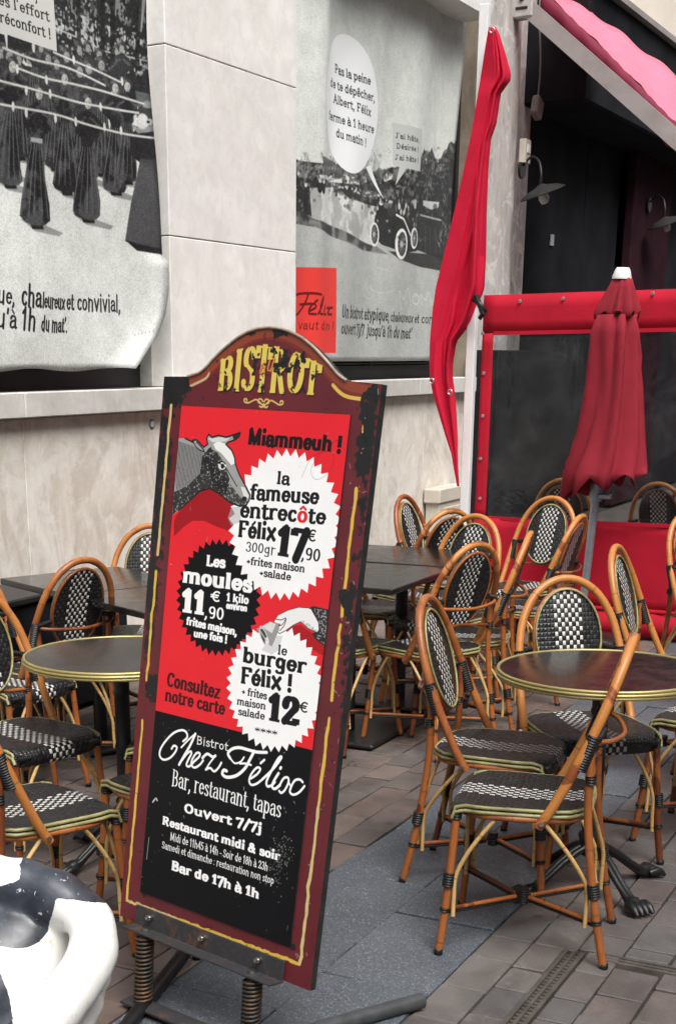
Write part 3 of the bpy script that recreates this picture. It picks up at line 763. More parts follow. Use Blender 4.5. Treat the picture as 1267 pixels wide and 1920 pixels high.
# round blue plaque on the wall
a = empty('round_plaque', tuple(on_y(284, 795, WY))); tag(a, 'small round blue and white plaque screwed to the wall under the sill', 'plaque')
q = MB(); q.lathe([(.0, 0), (.026, 0), (.026, .006), (.0, .006)], 20); ob = q.build('disc', simple('blue_enamel', (.09, .22, .32), .4), a); ob.rotation_euler = (rad(90), 0, 0)
q = MB(); q.lathe([(.012, .0065), (.018, .0065), (.018, .009), (.012, .009)], 20); ob = q.build('ring', WHITEMETAL, a); ob.rotation_euler = (rad(90), 0, 0)

# ------------------------------------------------------------------ posters
PY = WY - .035
def PT(x, y): p = on_y(x, y, PY); return (float(p[0]), float(p[2]))
def PTs(l): return [PT(*p) for p in l]
def print_mat(name, img, rough=.55, bump=.0):
    t = NT(name); uv = t.coord('UV'); im = t.new('ShaderNodeTexImage'); im.image = img; im.extension = 'EXTEND'; t.l(uv, im.inputs[0])
    t.set(im.outputs[0], rough, 0., .22)
    if bump: t.bump(t.noise(2.5, 4, .6, t.coord(), .4), bump, .03)
    return t.m
# --- left banner
x0, z0, x1, z1 = 3.6, 1.45, 7.30, 3.75
c1 = Canvas(x0, z0, x1, z1, 420, (.66, .69, .66))
nz = fnoise(c1.W, c1.H, 60, 4, 3); nz2 = fnoise(c1.W, c1.H, 200, 3, 4); nz3 = fnoise(c1.W, c1.H, 8, 4, 5)
c1.a *= (.90 + .22*nz3 + .10*(nz2-.5))[..., None]
sp = step(nz2, .72, .80)*.16; c1.a *= (1-sp)[..., None]
def HP(c, pts, col, alpha=1., tex=None): c.poly(PTs(pts), col, alpha, tex)
# dark wood behind the group, with bright leaves
HP(c1, [(-200, -260), (290, -60), (290, 215), (240, 190), (180, 150), (100, 110), (0, 95), (-200, 60)], (.022, .024, .024))
leaf = step(nz2, .50, .60)*step(nz, .44, .54)
HP(c1, [(140, 20), (290, 80), (290, 135), (200, 100), (105, 60), (105, 20)], (.55, .57, .55), .9, leaf)
HP(c1, [(-200, -200), (290, -60), (290, 60), (100, 10), (-200, -60)], (.30, .31, .30), .7, leaf)
HP(c1, [(262, -10), (272, -5), (266, 60), (260, 58)], (.5, .5, .5), .7)
HP(c1, [(255, 170), (290, 180), (290, 240), (262, 232)], (.12, .14, .14), .9)
c1.path(PTs([(105, 52), (150, 70), (200, 95), (290, 118)]), .006, (.6, .6, .58), .8)
def EP(c, x, y, rx, ry, col, alpha=1.):
    c.poly([PT(x+rx*math.cos(t), y+ry*math.sin(t)) for t in np.linspace(0, 2*math.pi, 26, endpoint=False)], col, alpha)
def woman(cx, head, foot, w, seed, back=False, belt=False):
    """a standing figure in a long black dress, generic"""
    g = np.random.default_rng(seed); h = foot-head; ln = g.uniform(-.06, .08)*w; sl = .16
    dk = (.016, .017, .018) if not back else (.035, .036, .038)
    def Q(u, v): return (cx+w*u+ln*v*2, head+h*v+w*u*sl)
    L = [(-.10, .13), (-.36, .17), (-.50, .23), (-.47, .31), (-.30, .335), (-.21, .36), (-.17, .40), (-.26, .47), (-.36, .65), (-.44, .82), (-.48, .93), (-.36, .965), (-.15, .98)]
    L = [(u*g.uniform(.92, 1.08), v) for u, v in L]; Rr = [(-u*g.uniform(.88, 1.1), v) for u, v in L[::-1]]
    HP(c1, [Q(-.5, .95), Q(.2, .96), Q(.95, 1.0), Q(.8, 1.03), Q(0, 1.02)], (.12, .13, .13), .7)
    HP(c1, [Q(-.2, .95), Q(.25, .95), Q(.3, 1.0), Q(-.1, 1.01)], (.01, .01, .01))
    HP(c1, [Q(*p) for p in L+Rr], dk)
    HP(c1, [Q(*p) for p in L+Rr], (.12, .125, .13), .55, step(nz3*.5+nz*.5, .48, .60))
    for i in range(9):
        k = (i-4)/4+g.uniform(-.08, .08); c1.path(cr(PTs([Q(.15*k, .42), Q(.28*k, .62), Q(.44*k, .92)])), g.uniform(.004, .010), ((.17, .175, .18), (.006, .006, .006))[i % 2], .6)
    if belt: HP(c1, [Q(-.19, .375), Q(.18, .375), Q(.18, .405), Q(-.19, .405)], (.38, .40, .40))
    hr = min(13., h*.052); hx, hy = Q(0, .0)[0], head+hr*1.15
    EP(c1, hx, hy-hr*.22, hr*.95, hr*1.12, (.045, .045, .045)); EP(c1, hx-hr*.3, hy-hr*.8, hr*.4, hr*.3, (.16, .16, .16), .7); EP(c1, hx+1, hy+hr*.25, hr*.52, hr*.84, (.52, .53, .51) if not back else (.34, .35, .34))
    EP(c1, hx+hr*.35, hy+hr*.3, hr*.25, hr*.8, (.28, .29, .28), .6)
    for e in (-1, 1): EP(c1, hx+1+e*hr*.26, hy+hr*.12+e*.6, hr*.17, hr*.10, (.16, .16, .16), .8)
    EP(c1, hx+1, hy+hr*.82, hr*.2, hr*.08, (.18, .18, .18)); EP(c1, hx+1, hy+hr*.45, hr*.07, hr*.22, (.35, .36, .35))
    for sgn in (-1, 1):
        for k in range(5): EP(c1, hx+sgn*w*(.10+.07*k), head+h*(.19+.014*k)+g.uniform(-2, 2), 2.6, 2.0, (.13, .13, .135), .6)
back_row = [(-40, 95, 330, 44), (12, 90, 330, 46), (50, 98, 300, 44), (88, 96, 300, 42), (118, 84, 260, 36), (125, 90, 320, 40), (150, 118, 350, 42), (168, 112, 340, 40), (193, 106, 330, 40), (60, 75, 200, 30), (30, 100, 300, 40), (105, 105, 320, 40)]
g0 = np.random.default_rng(77)
for k in range(420):                                   # sunlit leaves between the trunks
    x = g0.uniform(100, 292); y = g0.uniform(-30, 150); 
    if (abs(y-(30+.35*(x-100))) < 26 or abs(y-(80+.3*(x-100))) < 16 or g0.random() < .12): v = g0.uniform(.18, .62); EP(c1, x, y, g0.uniform(1, 3), g0.uniform(1, 4), (v, v*1.01, v*.98), .8)
for x in (150, 196, 214, 258): HP(c1, [(x, -60), (x+9, -60), (x+5, 130), (x-3, 130)], (.012, .013, .013), .9)
for k in range(16): woman(g0.uniform(-20, 240), g0.uniform(76, 100), g0.uniform(230, 300), g0.uniform(28, 36), 100+k, True)
for i, (a, b, c, d) in enumerate(back_row): woman(a, b, c, d, i, True)
woman(-62, 100, 340, 60, 40); woman(18, 108, 352, 56, 20); woman(120, 132, 365, 50, 21); woman(218, 150, 365, 50, 22, belt=False); woman(240, 148, 345, 40, 24)
woman(70, 158, 428, 58, 25, belt=True); woman(165, 176, 416, 56, 26)
HP(c1, [(244, 258), (256, 238), (285, 236), (312, 250), (312, 300), (262, 306), (244, 290)], (.02, .02, .021))
HP(c1, [(262, 298), (290, 300), (312, 330), (312, 476), (276, 470), (240, 452), (248, 380)], (.045, .047, .05)); HP(c1, [(262, 298), (290, 300), (312, 330), (312, 476), (276, 470), (240, 452), (248, 380)], (.11, .115, .12), .6, step(nz3, .42, .62)); HP(c1, [(240, 450), (306, 468), (306, 478), (262, 470)], (.015, .015, .016))
EP(c1, 272, 214, 16, 18, (.05, .05, .05)); EP(c1, 266, 228, 10, 15, (.60, .61, .59)); EP(c1, 276, 196, 10, 7, (.30, .31, .30)); EP(c1, 278, 229, 6, 6, (.55, .56, .55)); EP(c1, 276, 229, 3, 3, (.02, .02, .02)); HP(c1, [(250, 240), (285, 236), (290, 246), (258, 250)], (.45, .46, .45), .6)
for pts in ([(-60, 180), (0, 196), (100, 214), (170, 235), (240, 252), (306, 262)], [(-60, 135), (0, 153), (60, 168), (140, 190), (180, 198), (260, 212)], [(20, 125), (80, 146), (140, 158), (200, 172), (270, 195)], [(0, 90), (60, 112), (130, 128), (200, 160)], [(100, 98), (150, 118), (180, 130), (230, 154)]):
    P_ = cr(PTs(pts)); c1.path(P_, .014, (.10, .10, .10), .5); c1.path(P_, .0075, (.70, .71, .68))
for (x, y) in ((22, 200), (46, 170), (47, 212), (103, 222), (142, 228), (197, 238), (228, 245), (85, 150), (92, 176), (190, 200), (232, 152), (140, 112), (28, 130), (60, 90)): c1.ellipse(PT(x, y), .011, .020, (.66, .67, .64))
c1.photographic(1, 61, .09)
# speech label with its words
HP(c1, [(-300, -160), (104, -60), (107, 97), (52, 80), (9, 66), (9, 100), (3, 66), (-300, -10)], (.60, .61, .58))
INKB = (.016, .017, .018)
text(c1, '\u00e8s l\'effort', PT(-8, 9), PT(95, 41), .046, INKB, .24, .13); text(c1, 'r\u00e9confort !', PT(-6, 42), PT(97, 74), .046, INKB, .24, .13)
text(c1, 'Apr', PT(-60, -8), PT(-9, 8), .046, INKB, .24, .13); text(c1, ',', PT(66, 2), PT(74, 4), .05, INKB)
text(c1, 'le ', PT(-46, 27), PT(-14, 39), .046, INKB, .24, .13)
# slogan
def slog(c, items, h, ym=None):
    for (s_, a, b, hh) in items: text(c, s_, PT(*a), PT(*b), hh*.78, INKB, .18, .11, False, .18)
slog(c1, [('Un bistrot atypi', (-330, 548), (-28, 567), .10), ('que,', (-26, 567), (22, 572), .10), ('cha', (33, 573), (74, 577), .125), ('leureux', (75, 577), (120, 581), .088), (' et ', (118, 581), (142, 582), .10), ('convivial,', (143, 582), (229, 585), .105),
          ('ouvert 7j/7 jusq', (-330, 608), (-16, 614), .10), ("u'\u00e0 ", (-14, 614), (32, 617), .11), ('1h', (32, 617), (62, 620), .125), ("du mat'.", (72, 621), (124, 624), .09)], .1)
for k in range(6): c1.ellipse(PT(253+k*6, 628-k*1.5), .006, .006, (.25, .26, .25), .6)
im1 = c1.image('banner_print_left')
mpr1 = print_mat('printed_banner', im1, .5, .12)
# cloth: right edge as the photograph shows it, lower corner curled outwards
edge = [(-60, 266), (0, 272), (120, 277), (250, 285), (350, 293), (430, 300), (500, 306), (548, 309), (590, 304), (630, 288), (660, 262), (680, 246), (692, 236)]
ys = np.array([e[0] for e in edge]); xsn = np.array([e[1] for e in edge])
Pg = []; Ug = []; nr, nc = 60, 60
for i in range(nr+1):
    yy = -60 + (692+60)*i/nr; xr = float(np.interp(yy, ys, xsn)); row = []; ur = []
    pr = PT(xr, yy)
    for j in range(nc+1):
        t = j/nc; X = x0+.02 + (pr[0]-x0-.02)*t; Z = PT(0, yy)[1]; Z = Z + (pr[1]-Z)*0
        # rows follow the level lines of the wall
        Z = pr[1] + 0*(1-t)
        if i == nr: Z += .008*math.sin(X*9)
        curl = max(0, t-.90)/.10
        Y = PY - .012*math.sin(X*3.1+Z*1.2) - .010*math.sin(Z*5+X*2) - curl**2*(.05 if yy > 480 else .012) - .015*max(0, (yy-520)/170)*math.sin(X*6)
        row.append((X, Y, Z)); ur.append(((X-x0)/c1.w, (Z-z0)/c1.h))
    Pg.append(row); Ug.append(ur)
q = MB(); q.grid(Pg, Ug, True); b1 = q.build('banner', mpr1, label='black and white banner of women in long black dresses pulling ropes', cat='banner')
sol = b1.modifiers.new('thickness', 'SOLIDIFY'); sol.thickness = .002; sol.offset = 1

# --- right banner
x0, z0, x1, z1 = XP1-.05, 1.55, 12.0, 4.20
c2 = Canvas(x0, z0, x1, z1, 400, (.66, .69, .65))
n1 = fnoise(c2.W, c2.H, 7, 4, 11); n2 = fnoise(c2.W, c2.H, 160, 3, 12); n3 = fnoise(c2.W, c2.H, 30, 4, 13)
c2.a *= (.95 + .16*(n1-.5))[..., None]
def HQ(pts, col, alpha=1., tex=None): c2.poly(PTs(pts), col, alpha, tex)
HQ([(550, 380), (880, 470), (890, 760), (545, 690)], (.42, .44, .42)); c2.a *= 1.
# trees and crowd
HQ([(553, 286), (575, 300), (610, 306), (612, 300), (640, 302), (642, 320), (700, 330), (730, 345), (760, 330), (790, 322), (800, 300), (806, 275), (812, 310), (818, 290), (827, 275), (835, 300), (842, 320), (850, 290), (860, 265), (868, 268), (872, 300), (875, 430), (870, 500), (800, 470), (553, 400)], (.035, .036, .036))
HQ([(620, 300), (640, 296), (668, 312), (690, 300), (735, 285), (738, 320), (640, 325)], (.35, .36, .35), .8, step(n2, .42, .55))
HQ([(553, 286), (875, 270), (875, 470), (553, 410)], (.22, .23, .22), .8, step(n2, .56, .66)*step(n3, .4, .6))
HQ([(620, 334), (650, 322), (700, 320), (738, 333), (742, 342), (690, 345), (628, 340)], (.66, .68, .65)); HQ([(604, 327), (626, 329), (626, 336), (606, 334)], (.6, .6, .58))
HQ([(608, 292), (640, 300), (638, 322), (612, 318)], (.10, .10, .10), .9); HQ([(690, 352), (735, 358), (735, 372), (690, 368)], (.20, .21, .20), .8)
# pale pond / dust in front of the crowd
HQ([(592, 352), (640, 350), (668, 372), (720, 384), (742, 390), (725, 430), (718, 462), (660, 440), (596, 408)], (.42, .43, .41), .95)
HQ([(592, 352), (640, 350), (668, 372), (720, 384), (742, 390), (725, 430), (718, 462), (660, 440), (596, 408)], (.70, .72, .69), .8, step(n3, .45, .62))
g = np.random.default_rng(5)
for k in range(46):
    x = g.uniform(640, 745); y = 350 + (x-640)*.26 + g.uniform(-3, 5); EP(c2, x, y, 2.0, 6, (.03, .03, .03), .9); EP(c2, x, y-6, 1.5, 2.2, (.6, .6, .58))
for (x, y) in ((586, 372), (574, 350), (606, 350), (613, 352), (566, 345), (558, 348)):
    EP(c2, x, y, 4, 26 if x < 600 else 12, (.03, .03, .03)); EP(c2, x, y-(26 if x < 600 else 12), 2.2, 4, (.62, .62, .6))
for k in range(10): c2.path(PTs([(783+k*9, 418+k*2), (783+k*9, 470+k*3)]), .006, (.15, .15, .15), .6)
HQ([(806, 375), (838, 378), (836, 388), (822, 392), (806, 384)], (.5, .51, .5)); c2.path(PTs([(800, 402), (840, 412)]), .012, (.35, .35, .35))
HQ([(553, 402), (575, 396), (620, 415), (700, 455), (745, 480), (800, 500), (872, 520), (872, 560), (800, 532), (740, 520), (640, 470), (553, 430)], (.45, .46, .45), .5)
HQ([(553, 398), (580, 396), (600, 410), (640, 425), (690, 448), (730, 462), (745, 476), (700, 468), (640, 446), (600, 425), (553, 415)], (.035, .035, .035), .95, .55 + .45*step(n3, .35, .6))
HQ([(745, 470), (872, 480), (872, 515), (800, 500), (762, 486)], (.03, .03, .03), .95)
# the open motor car
c2.path(PTs([(730, 400), (742, 392), (755, 402), (768, 408), (780, 440)]), .05, (.03, .03, .03)); HQ([(726, 402), (745, 392), (760, 400), (770, 410), (792, 424), (794, 470), (770, 474), (736, 458), (722, 440)], (.035, .035, .037))
for (x, y, rx, ry) in ((788, 446, 7, 20), (724, 438, 8, 23), (765, 457, 10, 29)):
    EP(c2, x, y, rx, ry, (.78, .79, .76)); EP(c2, x+.8, y, rx*.70, ry*.80, (.04, .04, .04)); EP(c2, x, y, rx*.25, ry*.2, (.45, .45, .45))
    for a in range(0, 180, 30): c2.path(PTs([(x-rx*.65*math.cos(rad(a)), y-ry*.75*math.sin(rad(a))), (x+rx*.65*math.cos(rad(a)), y+ry*.75*math.sin(rad(a)))]), .005, (.4, .4, .4), .7)
for k in range(26): EP(c2, g.uniform(730, 796), g.uniform(400, 465), 1.6, 3, ((.30, .31, .30), (.015, .015, .015))[k % 2], .6)
c2.path(PTs([(757, 402), (768, 410), (775, 428), (780, 440)]), .014, (.72, .73, .71)); EP(c2, 737, 394, 6, 15, (.03, .03, .03)); EP(c2, 736, 379, 3.2, 4.5, (.6, .6, .58)); EP(c2, 750, 392, 6, 14, (.05, .05, .05)); EP(c2, 749, 379, 3, 4.5, (.55, .55, .53))
for k in range(30): c2.ellipse(PT(g.uniform(760, 800), g.uniform(372, 398)), .012, .02, ((.5, .5, .48), (.04, .04, .04))[k % 2])
g0 = np.random.default_rng(78)
for k in range(900):                                   # soft foliage of the far trees
    x = g0.uniform(640, 876); base = np.interp(x, [640, 700, 740, 780, 806, 820, 842, 862, 876], [305, 318, 318, 308, 285, 285, 300, 268, 268]); y = base + g0.exponential(22)
    if y > 400: continue
    v = g0.choice((.02, .035, .06, .11, .17)); EP(c2, x, y, g0.uniform(1, 4), g0.uniform(2, 6), (v, v*1.02, v), .75)
for k in range(240):
    x = g0.uniform(553, 640); y = 300 + (x-553)*.15 + g0.exponential(12); v = g0.choice((.05, .1, .2, .34)); EP(c2, x, y, g0.uniform(1, 3), g0.uniform(1, 5), (v, v, v), .6)
c2.photographic(1, 71, .07)
# bubble and label
c = PT(675, 193); top = PT(672, 64); rt = PT(729, 200)
c2.ellipse(PT(674, 195), (PT(731, 190)[0]-PT(617, 190)[0])/2, (PT(674, 64)[1]-PT(674, 326)[1])/2, (.84, .86, .86))
HQ([(706, 312), (716, 308), (740, 372)], (.84, .86, .86))
HQ([(753, 228), (801, 242), (797, 321), (772, 315), (756, 346), (762, 312), (753, 308)], (.50, .52, .50))
for s_, a, b in (('Pas la peine', (645, 134), (713, 158)), ('de te d\u00e9p\u00eacher,', (632, 160), (722, 190)), ('Albert, F\u00e9lix', (641, 190), (715, 217)), ('ferme \u00e0 1 heure', (627, 222), (722, 249)), ('du matin !', (646, 255), (706, 274))):
    text(c2, s_, PT(*a), PT(*b), .054, INKB, .26, .15)
for s_, a, b in (("J'ai h\u00e2te,", (757, 257), (794, 267)), ('D\u00e9sir\u00e9e !', (758, 277), (793, 285)), ("J'ai h\u00e2te !", (756, 298), (793, 305))): text(c2, s_, PT(*a), PT(*b), .036, INKB, .26, .15)
# red label and the bicycle beside it
HQ([(545, 499), (641, 502), (638, 662), (545, 660)], (.74, .055, .045))
HQ([(553, 450), (566, 452), (574, 490), (570, 525), (556, 510)], (.04, .04, .04), .8); c2.ellipse(PT(569, 505), .020, .085, (.10, .10, .10)); c2.ellipse(PT(569, 505), .013, .065, (.5, .15, .13))
RS = (.13, .012, .014)
fx = lambda l: [(550+x/3.84, 250+y/3.84) for x, y in l]
for l in ([(70, 1190), (110, 1155), (190, 1150), (235, 1160)], [(170, 1155), (150, 1230), (110, 1300), (80, 1300), (75, 1270)], [(125, 1230), (185, 1225)], [(180, 1275), (205, 1250), (195, 1225), (178, 1255), (175, 1295), (205, 1300)], [(212, 1200), (200, 1215)], [(215, 1300), (245, 1220), (250, 1175), (232, 1230), (228, 1295), (245, 1300)], [(262, 1245), (255, 1300), (270, 1300)], [(278, 1260), (295, 1255), (285, 1300)], [(318, 1255), (300, 1260), (290, 1300), (312, 1302)], [(22, 1275), (55, 1270), (25, 1320), (62, 1315)]): c2.path(cr(PTs(fx(l))), .016, RS)
text(c2, '\u00c7a vaut din !', PT(561, 616), PT(635, 619), .055, RS, .16, .10, False, .2)
slog(c2, [('Un bistrot atypique,', (648, 595), (746, 602), .105), ('chaleureux et ', (748, 602), (799, 606), .085), ('convivial,', (800, 606), (848, 609), .09), ('ouvert 7j/7', (647, 626), (701, 629), .10), ("jusqu'\u00e0 1h du mat'", (706, 629), (786, 635), .10)], .1)
for l in ([(690, 500), (705, 503)], [(675, 510), (692, 505), (690, 520), (678, 530), (695, 530), (692, 550), (680, 560)], [(708, 530), (700, 545), (712, 560), (722, 548), (715, 535)], [(728, 500), (750, 508), (746, 498)], [(735, 505), (733, 540), (730, 562)], [(716, 540), (732, 548), (752, 545)]): c2.path(cr(PTs(l)), .010, (.56, .59, .58), .40)
for l in ([(768, 580), (763, 545), (772, 560), (779, 540), (785, 572)], [(792, 550), (787, 562), (794, 570), (799, 558), (792, 550)], [(803, 572), (801, 552), (808, 562), (813, 548), (818, 572)]): c2.path(cr(PTs(l)), .009, (.68, .70, .69), .6)
im2 = c2.image('banner_print_right'); mpr2 = print_mat('printed_banner_right', im2, .45, .18)
Pg = []; Ug = []; nr, nc = 70, 60
XRt = 11.55
for i in range(nr+1):
    t = i/nr; Zt = lz+.05; Zb = float(on_y(700, 677, PY)[2]); row = []; ur = []
    for j in range(nc+1):
        s_ = j/nc; xr = XRt - .10*math.sin(math.pi*t)**2 - .06*t; X = XP1+.003 + (xr-XP1)*s_
        zt = Zt - .05*math.sin(s_*math.pi)*0 ; Z = zt + (Zb-zt)*t
        Y = WY+.03 - .02*math.sin(X*4+Z) - .012*math.sin(X*7.3-Z*2) - .035*math.exp(-((X-XP1-.35)/.12)**2)
        row.append((X, Y, Z)); ur.append(((X-x0)/c2.w, (Z-z0)/c2.h))
    Pg.append(row); Ug.append(ur)
q = MB(); q.grid(Pg, Ug, True); b2 = q.build('banner', mpr2, label='black and white banner with an old open car and an oval speech bubble', cat='banner')
sol = b2.modifiers.new('thickness', 'SOLIDIFY'); sol.thickness = .002; sol.offset = 1
# ------------------------------------------------------------------ the tall pavement sign
SU = Vector((-0.231, -0.973, -0.026)).normalized(); SV = Vector((0.122, -0.055, 0.991)); SV = (SV - SU*SV.dot(SU)).normalized(); SN = SU.cross(SV)
if SN.x > 0: SN = -SN                      # towards the viewer
SP = Vector(on_z(278, 1862, .03)) + Vector((0, 0, .17))
def SL(x, y):
    r = Vector(ray(x, y)); o = Vector(CP); t = (SP-o).dot(SN)/r.dot(SN); Q = o + r*t - SP; return (Q.dot(SU), Q.dot(SV))
def SLs(l): return [SL(*p) for p in l]
sign = empty('pavement_sign', tuple(SP)); tag(sign, 'tall arched maroon bistro sign with a red and black menu panel on springs', 'sign')
SM = Matrix(((SU.x, SV.x, SN.x), (SU.y, SV.y, SN.y), (SU.z, SV.z, SN.z)))
sign.rotation_mode = 'QUATERNION'; sign.rotation_quaternion = SM.to_quaternion()
# local: x right along the board, y up the board, z out of the face
BX0, BX1, BY0, BY1 = -.104, .560, .022, 1.405
CXB = (BX0+BX1)/2; AP = 1.545
out = [(BX0, BY0), (BX1, BY0), (BX1, BY1), (BX1-.075, BY1)]
arch = cr([SL(*p) for p in [(650, 714), (632, 700), (612, 676), (585, 648), (555, 627), (520, 615), (485, 616), (455, 628), (425, 650), (400, 674), (378, 697), (352, 706)]], 5)
out = [(BX0, BY0), (BX1, BY0), (BX1, BY1)] + arch + [(BX0, BY1)]
# ---- paint on the board
cb = Canvas(BX0-.01, BY0-.01, BX1+.01, AP+.02, 1150, (.115, .015, .020))
w1 = fnoise(cb.W, cb.H, 9, 5, 31); w2 = fnoise(cb.W, cb.H, 60, 4, 32); w3 = fnoise(cb.W, cb.H, 22, 4, 33)
cb.a *= (.80 + .45*w1)[..., None]
YEL = (.66, .44, .07)
def SP_(pts, col, a=1., tex=None): cb.poly(SLs(pts), col, a, tex)
# orange-red shaded band under the arch
ar = SLs([(357, 712), (378, 702), (402, 680), (430, 652), (460, 633), (490, 622), (520, 621), (552, 632), (582, 652), (610, 682), (632, 706), (655, 720), (690, 728)])
cb.path(cr(ar), .040, (.17, .022, .016)); cb.path(cr([(a, b-.004) for a, b in ar]), .020, (.26, .055, .025), .8); cb.path(cr([(a, b+.012) for a, b in ar]), .006, (.02, .012, .01))
cb.path(cr(SLs([(357, 724), (385, 710), (392, 700)])), .006, (.5, .40, .22)); cb.path(cr(SLs([(624, 722), (637, 736), (652, 744), (676, 748)])), .008, YEL)
# yellow lining with hand-painted wobble
def lining(a, b, w=.0085, gaps=(), seed=0):
    g = np.random.default_rng(seed); A = np.array(SL(*a)); Bq = np.array(SL(*b)); n = 60; d = (Bq-A); nn = np.array([-d[1], d[0]])/np.hypot(*d)
    pts = [A + d*i/n + nn*g.normal(0, .0011) for i in range(n+1)]
    for i in range(n):
        t = i/n
        if any(g0 <= t <= g1 for g0, g1 in gaps): continue
        cb.lines([(pts[i], pts[i+1], w*g.uniform(.8, 1.15), False)], YEL if t > .3 else (.60, .47, .20))
pass
pass; LN = 1
lining((238, 1688), (562, 1808), .0085, (), 2); lining((562, 1808), (686, 766), .0085, ((.46, .485), (.62, .64), (.86, .885)), 3)
for k in range(1): pass
# BISTROT following the arch
zx = lambda x, y: (280+x/2.88, 600+y/2.88)
p0 = np.array(SL(*zx(365, 381))); p1 = np.array(SL(*zx(912, 405))); L = np.hypot(*(p1-p0)); u_ = (p1-p0)/L; n_ = np.array([-u_[1], u_[0]])
tops = [(365, 232), (440, 185), (480, 160), (540, 138), (600, 126), (680, 140), (740, 158), (800, 168), (850, 195), (912, 235)]
tx = [float(np.dot(np.array(SL(*zx(a, b)))-p0, u_)) for a, b in tops]; ty = [float(np.dot(np.array(SL(*zx(a, b)))-p0, n_)) for a, b in tops]
tot = sum(glyph(c)[0] for c in 'BISTROT')
def warp(x, y): return y*np.interp(x, tx, ty)/.09
for dx, col in ((.0035, (.02, .004, .005)), (0, (.68, .52, .10))):
    o_ = p0 + np.array([dx, -dx]); segs, _ = text_segs('BISTROT', lambda x, y: o_+u_*x+n_*y, .09, L/(tot*.09), .17, .045, True, 0, .055, warp); cb.lines(segs, col)
segs, _ = text_segs('au', lambda x, y: np.array(SL(*zx(588, 300)))+np.array([x*.97, x*.24+y]), .036, 1.0, .16, .08, False, .25); cb.lines(segs, (.05, .008, .01), 1); cb.lines([(a+np.array([-.001, .001]), b+np.array([-.001, .001]), w*.8, q_) for a, b, w, q_ in segs], (.62, .22, .05))
for sgn in (-1, 1):
    f_ = lambda l: cr([SL(*zx(617+sgn*x, y+sgn*x*.06)) for x, y in l])
    for l in ([(4, 440), (12, 428), (26, 430), (28, 446), (14, 452), (6, 462), (12, 472), (22, 466)], [(20, 446), (40, 432), (60, 440), (82, 452), (102, 448), (104, 434), (92, 432), (90, 442)], [(0, 452), (-4, 470)]): cb.path(f_(l), .0035, (.62, .46, .14))
# worn black patches
BLK = (.012, .013, .013)
def patch(pts, th=.48, a=1.):
    w, cov = cb.poly_cov(SLs(pts)); k = 9; c = cov.copy()
    for ax in (0, 1):                      # soften the outline, then tear it with noise
        acc = np.zeros_like(c)
        for o_ in range(-k, k+1): acc += np.roll(c, o_, ax)
        c = acc/(2*k+1)
    nz_ = (.55*w2+.45*w3)[w[1]:w[3], w[0]:w[2]]
    cb.comp(w, step(nz_ + (c-1)*.5, th, th+.02)*step(c, .02, .2)*a, BLK)
patch([(305, 703), (350, 706), (365, 730), (345, 750), (325, 765), (305, 800)], .30); patch([(305, 745), (328, 760), (318, 900), (300, 1060), (292, 1200), (268, 1250), (280, 900)], .40)
patch([(676, 735), (716, 716), (705, 800), (690, 830), (668, 790)], .40); patch([(668, 790), (712, 770), (702, 870), (690, 900), (660, 900), (662, 860)], .47)
patch([(667, 848), (700, 850), (696, 892), (664, 890)], .25); patch([(686, 720), (712, 715), (650, 1330), (628, 1500), (640, 1200), (668, 950)], .485)
patch([(633, 1105), (668, 1110), (660, 1165), (640, 1150)], .33); patch([(276, 1265), (302, 1268), (300, 1318), (272, 1312)], .28); patch([(300, 1000), (312, 1000), (305, 1120), (285, 1190), (278, 1150)], .45)
patch([(465, 622), (482, 616), (485, 632), (466, 634)], .30); patch([(510, 612), (548, 620), (536, 632), (512, 628)], .30); patch([(495, 645), (560, 650), (568, 690), (520, 680), (500, 660)], .46); patch([(500, 655), (555, 660), (548, 720), (500, 700)], .53)
patch([(400, 660), (600, 650), (600, 745), (400, 740)], .60)
lining((321, 760), (238, 1688), .008, ((.28, .30), (.53, .60)), 1)
cb.a *= (1 - .55*step(w2, .70, .75)*step(w3, .5, .6))[..., None]
g = np.random.default_rng(8)
for k in range(120):
    side = k % 3; y = g.uniform(BY0, BY1); x = (g.uniform(BX0, BX0+.06), g.uniform(BX1-.06, BX1), g.uniform(BX0, BX1))[side]
    if side == 2: y = g.uniform(BY0, BY0+.08)
    a = g.uniform(0, math.pi); l = g.uniform(.002, .012); cb.lines([((x, y), (x+l*math.cos(a), y+l*math.sin(a)), g.uniform(.0008, .002), False)], (BLK, (.45, .35, .33), BLK)[k % 3], .8)
cb.ellipse(SL(270, 1678), .007, .007, BLK); cb.ellipse(SL(549, 1776), .009, .009, BLK); cb.ellipse(SL(338, 762), .005, .005, BLK)
imb = cb.image('sign_board_paint')
def paint_mat(name, img, rough):
    t = NT(name); uv = t.coord('UV'); im = t.new('ShaderNodeTexImage'); im.image = img; im.extension = 'EXTEND'; t.l(uv, im.inputs[0])
    t.set(im.outputs[0], t.ramp(t.noise(8, 5, .6, t.coord()), [(.3, rough*.75), (.7, rough*1.25)]), 0., .5); t.bump(t.noise(45, 4, .6, t.coord()), .12, .0015); return t.m
BOARDM = paint_mat('maroon_board_paint', imb, .42); EDGEM = simple('worn_black_edge', (.016, .016, .016), .6, 0, .5, 30, .5)
uvb = lambda x, y: ((x-cb.x0)/cb.w, (y-cb.y0)/cb.h)
q = MB(); q.add([(x, y, 0) for x, y in out], [list(range(len(out)))], [[uvb(x, y) for x, y in out]])
q.cur = 1; n = len(out); q.add([(x, y, -.020) for x, y in out], [list(range(n))[::-1]]); q.add([(x, y, 0) for x, y in out]+[(x, y, -.020) for x, y in out], [(i, n+i, n+(i+1) % n, (i+1) % n) for i in range(n)])
q.build('board', [BOARDM, EDGEM], sign)
